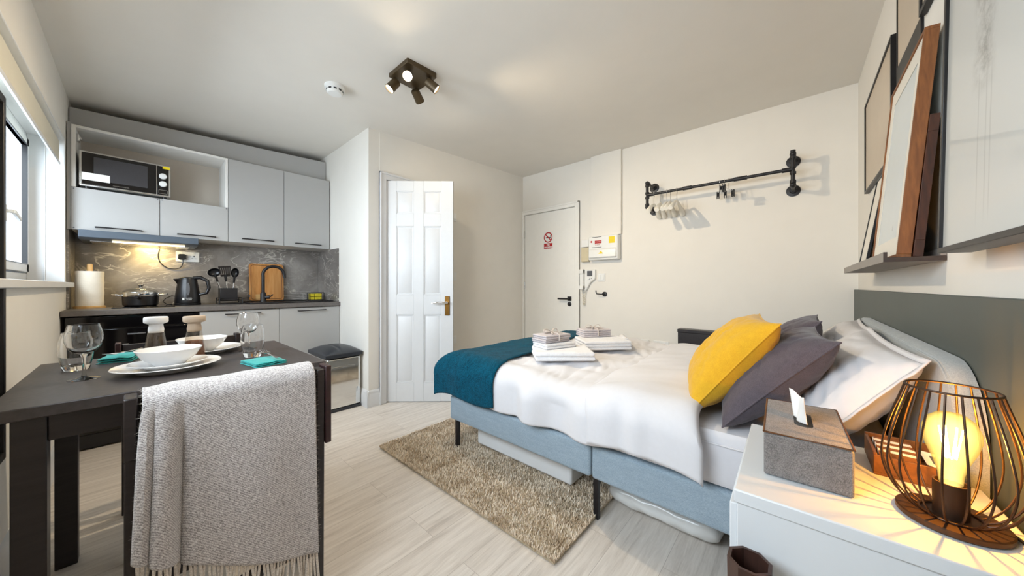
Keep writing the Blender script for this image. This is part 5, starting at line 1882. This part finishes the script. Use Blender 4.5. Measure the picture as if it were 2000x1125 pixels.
obj('top', bsx(M().prism([(0.815, 0.103, BZ - 0.028), (0.815, -0.29, BZ - 0.028), (1.14, -0.29, BZ - 0.028), (1.14, -0.25, BZ - 0.028), (1.24, -0.25, BZ - 0.028), (1.24, 0.103, BZ - 0.028)], (0, 0, 0.028))), 'bedside', bs, bevel=0.003)
obj('body', bsx(B(0.82, 1.236, -0.245, 0.098, 0.09, BZ - 0.0285)), 'bedside', bs, bevel=0.002)
for x in (0.85, 1.19):
    for y in (-0.22, 0.06):
        obj('leg', bsx(B(x, x + 0.03, y, y + 0.03, 0, 0.09)), 'pale_wood', bs, bevel=0.002)
obj('drawer', bsx(B(0.835, 1.22, 0.0985, 0.112, 0.35, BZ - 0.04)), 'bedside', bs, bevel=0.002)

tbx = thing('tissue_box', 'grey linen tissue box on the bedside table', 'tissue box', (1.06, 0.0, BZ))
tm = lambda m: m.xf(Matrix.Translation((0.922, 0.06, BZ + 0.0005)) @ Matrix.Rotation(math.radians(2), 4, 'Z'))
L_, W_, H_ = 0.27, 0.142, 0.097
obj('cover', tm(M().box(0, L_, -W_, 0, 0.001, H_ - 0.004)), 'tissue_box', tbx, bevel=0.004)
m = M()
rr = rounded_rect(0.11, 0.034, 0.016, 6)
k = len(rr)
outr = rounded_rect(L_ - 0.004, W_ - 0.004, 0.002, 6)
m.v += [(L_ / 2 + x, -W_ / 2 + y, H_) for x, y in outr] + [(L_ / 2 + x, -W_ / 2 + y, H_) for x, y in rr] + [(L_ / 2 + x, -W_ / 2 + y, H_ - 0.0035) for x, y in rr]
m.f += [(i, (i + 1) % k, k + (i + 1) % k, k + i) for i in range(k)] + [(k + i, k + (i + 1) % k, 2 * k + (i + 1) % k, 2 * k + i) for i in range(k)]
m.v += [(L_ / 2 + x, -W_ / 2 + y, H_ - 0.004) for x, y in outr]
m.f += [((i + 1) % k, i, 3 * k + i, 3 * k + (i + 1) % k) for i in range(k)]
obj('top_panel', tm(m), 'tissue_box', tbx)
obj('slot', tm(M().prism([(L_ / 2 + x * 1.02, -W_ / 2 + y * 1.02, H_ - 0.0042) for x, y in rr], (0, 0, 0.0012))), 'black_print', tbx)
obj('edge_binding', tm(M().tube([(0, -W_, H_ - 0.001), (L_, -W_, H_ - 0.001), (L_, 0, H_ - 0.001), (0, 0, H_ - 0.001)], 0.0022, 6, closed=True)), 'tray', tbx, label='tan edge binding')
ts = thing('tissue', 'white tissue sheet pulled up out of the tissue box', 'tissue', (1.05, -0.01, BZ + H_))


def tisf(u, v):
    w_ = 0.044 + 0.030 * v ** 1.4 * (1 - 0.25 * math.sin(v * 6))
    x = L_ / 2 - 0.005 + (u - 0.5) * w_ * 1.1
    y = -W_ / 2 + 0.008 * math.sin(u * PI * 1.7 + 1.2 * v) + 0.03 * (u - 0.5) + 0.008
    z = H_ - 0.002 + 0.060 * v + 0.006 * v * math.cos(u * 5.5) + 0.004 * nz(u * 5, v * 5, 2.2)
    return (x, y, z)


obj('sheet', tm(M().grid(tisf, 24, 24)), 'tissue', ts, solid=0.0008)

# wooden tray with small packets
ty = thing('wooden_tray', 'small brown wooden tray behind the lamp on bedside table', 'tray', (1.155, -0.2, BZ))
x0, x1, y0, y1 = 1.085, 1.225, -0.248, -0.125
m = M().box(x0, x1, y0, y1, BZ + 0.0003, BZ + 0.006)
m.box(x0, x0 + 0.006, y0, y1, BZ + 0.006, BZ + 0.044).box(x1 - 0.006, x1, y0, y1, BZ + 0.006, BZ + 0.05).box(x0 + 0.006, x1 - 0.006, y0, y0 + 0.006, BZ + 0.006, BZ + 0.047).box(x0 + 0.006, x1 - 0.006, y1 - 0.006, y1, BZ + 0.006, BZ + 0.047)
obj('box', m, 'tray', ty, bevel=0.001)
for i in range(6):
    x = 1.10 + i * 0.017
    t_ = thing('sachet', ['brown striped sachet at the near side of the wooden tray', 'cream sachet second from near side of the tray', 'brown sachet third from near side of the tray',
                          'cream sachet fourth from near side of the tray', 'brown sachet second from far side of the tray', 'cream sachet at the far side of the wooden tray'][i], 'sachet', (x, -0.165, BZ + 0.006), 'sachets in the tray')
    q = M().hexa([(x - 0.004, -0.195, BZ + 0.0062), (x + 0.004, -0.195, BZ + 0.0062), (x + 0.004, -0.135, BZ + 0.0062), (x - 0.004, -0.135, BZ + 0.0062),
                  (x + 0.001, -0.195, BZ + 0.05), (x + 0.007, -0.195, BZ + 0.05), (x + 0.007, -0.135, BZ + 0.05), (x + 0.001, -0.135, BZ + 0.05)])
    obj('packet', q, ('tray', 'paper')[i % 2], t_, bevel=0.001)
    obj('stripe', B(x - 0.001, x + 0.0072, -0.194, -0.136, BZ + 0.0502, BZ + 0.0508), ('paper', 'frame_brown')[i % 2], t_)
cd = thing('card', 'folded yellow lit card with dark print standing in the tray', 'card', (1.13, -0.23, BZ))
cd.rotation_euler = (0, 0, 0)
obj('sheet', M().hexa([(1.094, -0.243, BZ + 0.035), (1.150, -0.241, BZ + 0.048), (1.150, -0.200, BZ + 0.053), (1.094, -0.202, BZ + 0.045),
                       (1.094, -0.243, BZ + 0.0362), (1.150, -0.241, BZ + 0.0492), (1.150, -0.200, BZ + 0.0542), (1.094, -0.202, BZ + 0.0462)]), 'paper', cd)
obj('print', M().hexa([(1.105, -0.235, BZ + 0.0396), (1.135, -0.234, BZ + 0.0466), (1.135, -0.212, BZ + 0.050), (1.105, -0.213, BZ + 0.0445),
                       (1.105, -0.235, BZ + 0.0404), (1.135, -0.234, BZ + 0.0474), (1.135, -0.212, BZ + 0.0512), (1.105, -0.213, BZ + 0.0455)]), 'grey_print', cd)
lf = thing('leaflet', 'white leaflet lying under the lamp base edge', 'leaflet', (1.03, -0.21, BZ))
obj('sheet', M().prism([(0.985, -0.248, BZ + 0.0004), (1.075, -0.245, BZ + 0.0004), (1.078, -0.165, BZ + 0.0004), (0.988, -0.168, BZ + 0.0004)], (0, 0, 0.0008)), 'paper', lf)

# cage lamp
LX, LY = 0.955, -0.203
lm = thing('table_lamp', 'bronze wire cage lamp with glowing amber bulb', 'table lamp', (LX, LY, BZ))
lb_ = Vector((LX, LY, BZ + 0.0013))
obj('base', M().lathe(lb_, [(0.063, 0), (0.065, 0.002), (0.065, 0.009), (0.063, 0.011), (0.0, 0.011)], 48), 'bronze', lm)
obj('socket', M().lathe(lb_, [(0.021, 0.011), (0.021, 0.070), (0.0185, 0.070), (0.0185, 0.06), (0.0, 0.06)], 32), 'bronze', lm)
NW = 20
for i in range(NW):
    a = 2 * PI * i / NW
    ca, sa_ = math.cos(a), math.sin(a)
    prof = [(0.036, 0.012), (0.052, 0.022), (0.068, 0.042), (0.079, 0.07), (0.083, 0.10), (0.079, 0.135), (0.070, 0.175), (0.060, 0.21), (0.053, 0.236)]
    obj('cage_wire', M().tube(smooth_path([lb_ + Vector((r * ca, r * sa_, h)) for r, h in prof], 3), 0.0016, 7), 'bronze', lm)
for r, h in ((0.053, 0.236), (0.036, 0.0125)):
    obj('cage_ring', M().tube(arc(lb_ + Vector((0, 0, h)), r, 0, 2 * PI * 47 / 48, 48, (1, 0, 0), (0, 1, 0)), 0.002, 8, closed=True), 'bronze', lm)
bl = obj('bulb', M().lathe(lb_, [(0.0135, 0.068), (0.015, 0.085), (0.020, 0.105), (0.029, 0.13), (0.0335, 0.148), (0.0335, 0.163), (0.028, 0.18), (0.016, 0.191), (0.0, 0.194)], 36, caps=False), 'amber_glass', lm, label='amber glass bulb')
m = M()
for i in range(6):
    a = 2 * PI * i / 6
    m.tube([lb_ + Vector((0.006 * math.cos(a), 0.006 * math.sin(a), 0.112)), lb_ + Vector((0.013 * math.cos(a + 0.3), 0.013 * math.sin(a + 0.3), 0.166))], 0.0012, 6)
obj('filament', m, 'filament', bl, label='glowing filament')
obj('stem', M().cyl(lb_ + Vector((0, 0, 0.06)), lb_ + Vector((0, 0, 0.112)), 0.004, 10), 'glass', bl)
obj('power_cord', M().tube(smooth_path([lb_ + Vector((0.02, -0.055, 0.004)), lb_ + Vector((0.005, -0.066, 0.0035)), lb_ + Vector((-0.03, -0.072, 0.0035)), lb_ + Vector((-0.07, -0.068, 0.0035)), lb_ + Vector((-0.12, -0.066, 0.0035))]), 0.0026, 8), 'black_plastic', lm, label='black power cord')
ld = bpy.data.lights.new('lamp_bulb', 'POINT')
ld.energy = BULB_POWER
ld.color = (1.0, 0.46, 0.08)
ld.shadow_soft_size = 0.006
lo = bpy.data.objects.new('lamp_bulb', ld)
COL.objects.link(lo)
lo.parent = lm
lo.location = (0, 0, 0.141)

# hexagonal dark bin in front of the bedside table
hx = thing('waste_basket', 'dark brown octagonal wooden basket at the near side of bedside table', 'basket', (0.75, 0.07, 0))
m = M()
n_ = 8
for r, z in ((0.028, 0.0), (0.036, 0.53), (0.030, 0.53), (0.024, 0.02)):
    m.v += [(0.75 + r * math.cos(2 * PI * (i + 0.5) / n_), 0.07 + r * math.sin(2 * PI * (i + 0.5) / n_), z) for i in range(n_)]
for j in range(3):
    m.f += [(j * n_ + i, j * n_ + (i + 1) % n_, (j + 1) * n_ + (i + 1) % n_, (j + 1) * n_ + i) for i in range(n_)]
m.f += [tuple(range(n_))[::-1], tuple(3 * n_ + i for i in range(n_))]
obj('shell', m, 'hexbin', hx, smooth=False)

# ------------------------------------------------------------------ picture ledge and frames on the headboard wall
sh = thing('picture_ledge', 'long grey brown picture ledge high on the bed wall', 'shelf', (2.13, YH, 1.115))
SX0, SX1 = 1.535, 2.72
obj('base', B(SX0, SX1, YH + 0.001, -0.206, 1.115, 1.129), 'shelf', sh, bevel=0.001)
obj('front_lip', B(SX0, SX1, -0.2055, -0.197, 1.115, 1.146), 'shelf', sh, bevel=0.001)
obj('end_cap', M().box(SX0 - 0.0012, SX0, YH + 0.001, -0.197, 1.115, 1.129).box(SX0 - 0.0012, SX0, -0.2055, -0.197, 1.129, 1.146), 'shelf_dark', sh, label='dark brown end face')
obj('back_strip', B(SX0, SX1, YH + 0.001, YH + 0.012, 1.1295, 1.15), 'shelf', sh)


def frame(label, x0, x1, z0, z1, yb0, yt0, d, bw_, fmat, pmat, mat_w=0.0, group=None, name='framed_print'):
    """frame seen along the wall: front bottom edge at y yb0, front top at yt0, depth d towards the wall"""
    t_ = thing(name, label, 'picture', ((x0 + x1) / 2, yb0 - d, z0), group)
    hgt = math.hypot(z1 - z0, yt0 - yb0)
    up = Vector((0, yt0 - yb0, z1 - z0)).normalized()
    nn = Vector((0, up.z, -up.y))       # out of the wall, into the room
    o_ = Vector((x0, yb0, z0))
    W = x1 - x0

    def q(a0, a1, b0, b1, n0, n1):
        P_ = lambda a, b, n: o_ + Vector((1, 0, 0)) * a + up * b + nn * n
        return [P_(a0, b0, n0), P_(a1, b0, n0), P_(a1, b1, n0), P_(a0, b1, n0), P_(a0, b0, n1), P_(a1, b0, n1), P_(a1, b1, n1), P_(a0, b1, n1)]
    m = M()
    m.hexa(q(0, W, 0, bw_, -d, 0)).hexa(q(0, W, hgt - bw_, hgt, -d, 0)).hexa(q(0, bw_, bw_, hgt - bw_, -d, 0)).hexa(q(W - bw_, W, bw_, hgt - bw_, -d, 0))
    obj('frame', m, fmat, t_, bevel=0.001)
    obj('print', M().hexa(q(bw_, W - bw_, bw_, hgt - bw_, -d + 0.002, -min(0.006, d * 0.4))), pmat, t_)
    if mat_w:
        m = M()
        a = bw_ + mat_w
        n0, n1 = -min(0.006, d * 0.4) + 0.0003, -min(0.006, d * 0.4) + 0.0018
        m.hexa(q(bw_, W - bw_, bw_, a, n0, n1)).hexa(q(bw_, W - bw_, hgt - a, hgt - bw_, n0, n1)).hexa(q(bw_, a, a, hgt - a, n0, n1)).hexa(q(W - a, W - bw_, a, hgt - a, n0, n1))
        obj('mat_board', m, 'mat_white', t_)
    return t_


fg = 'framed pictures by the ledge'
big = frame('very large black framed pale abstract sheet nearest the camera', 0.30, 1.272, 1.119, 2.14, -0.25, -0.268, 0.05, 0.012, 'frame_black', 'big_art')
wf = frame('tall brown veneer framed white print leaning on the ledge end', 1.55, 2.02, 1.1305, 1.815, -0.226, -0.282, 0.030, 0.010, 'frame_brown', 'print_white', 0.06)
m = M()
pth = [(0.18, 0.66), (0.2, 0.60), (0.24, 0.55), (0.23, 0.49), (0.28, 0.42), (0.30, 0.30), (0.31, 0.1)]
upv = Vector((0, -0.07, 0.72)).normalized()
nv_ = Vector((0, upv.z, -upv.y))
m.tube([Vector((2.02 - a, -0.226, 1.1305)) + upv * b - nv_ * 0.0055 for a, b in smooth_path([Vector((a, b, 0)) for a, b in pth], 4) and [(p.x, p.y) for p in smooth_path([Vector((a, b, 0)) for a, b in pth], 4)]], 0.0014, 6)
obj('drawn_line', m, 'black_print', wf, label='thin dark drawn line')
frame('black framed empty looking beige picture hanging beyond the ledge frames', 2.17, 2.945, 1.605, 2.14, YH + 0.02, YH + 0.02, 0.018, 0.012, 'frame_black', 'print_beige')
uf = frame('black framed beige print hanging high with deep black lower border', 1.765, 2.14, 1.72, 2.36, YH + 0.008, YH + 0.008, 0.007, 0.014, 'frame_black', 'print_beige')
obj('lower_border', B(1.779, 2.126, YH + 0.005, YH + 0.0075, 1.734, 1.965), 'frame_black', uf, label='deep black lower border')
frame('small black framed picture at the top edge above the brown frame', 1.30, 1.735, 1.945, 2.32, YH + 0.018, YH + 0.018, 0.016, 0.016, 'frame_black', 'print_beige')
frame('dark brown framed picture leaning behind the tall brown veneer frame', 1.546, 2.01, 1.1305, 1.55, -0.2585, -0.291, 0.020, 0.05, 'frame_dark_brown', 'black_print')
frame('small thin black frame leaning at the far end of ledge', 2.17, 2.40, 1.1305, 1.56, -0.222, -0.287, 0.010, 0.010, 'frame_black', 'mat_white')
frame('small thin brown frame leaning beside the small black one', 2.165, 2.33, 1.1305, 1.50, -0.245, -0.300, 0.010, 0.010, 'frame_brown', 'mat_white')
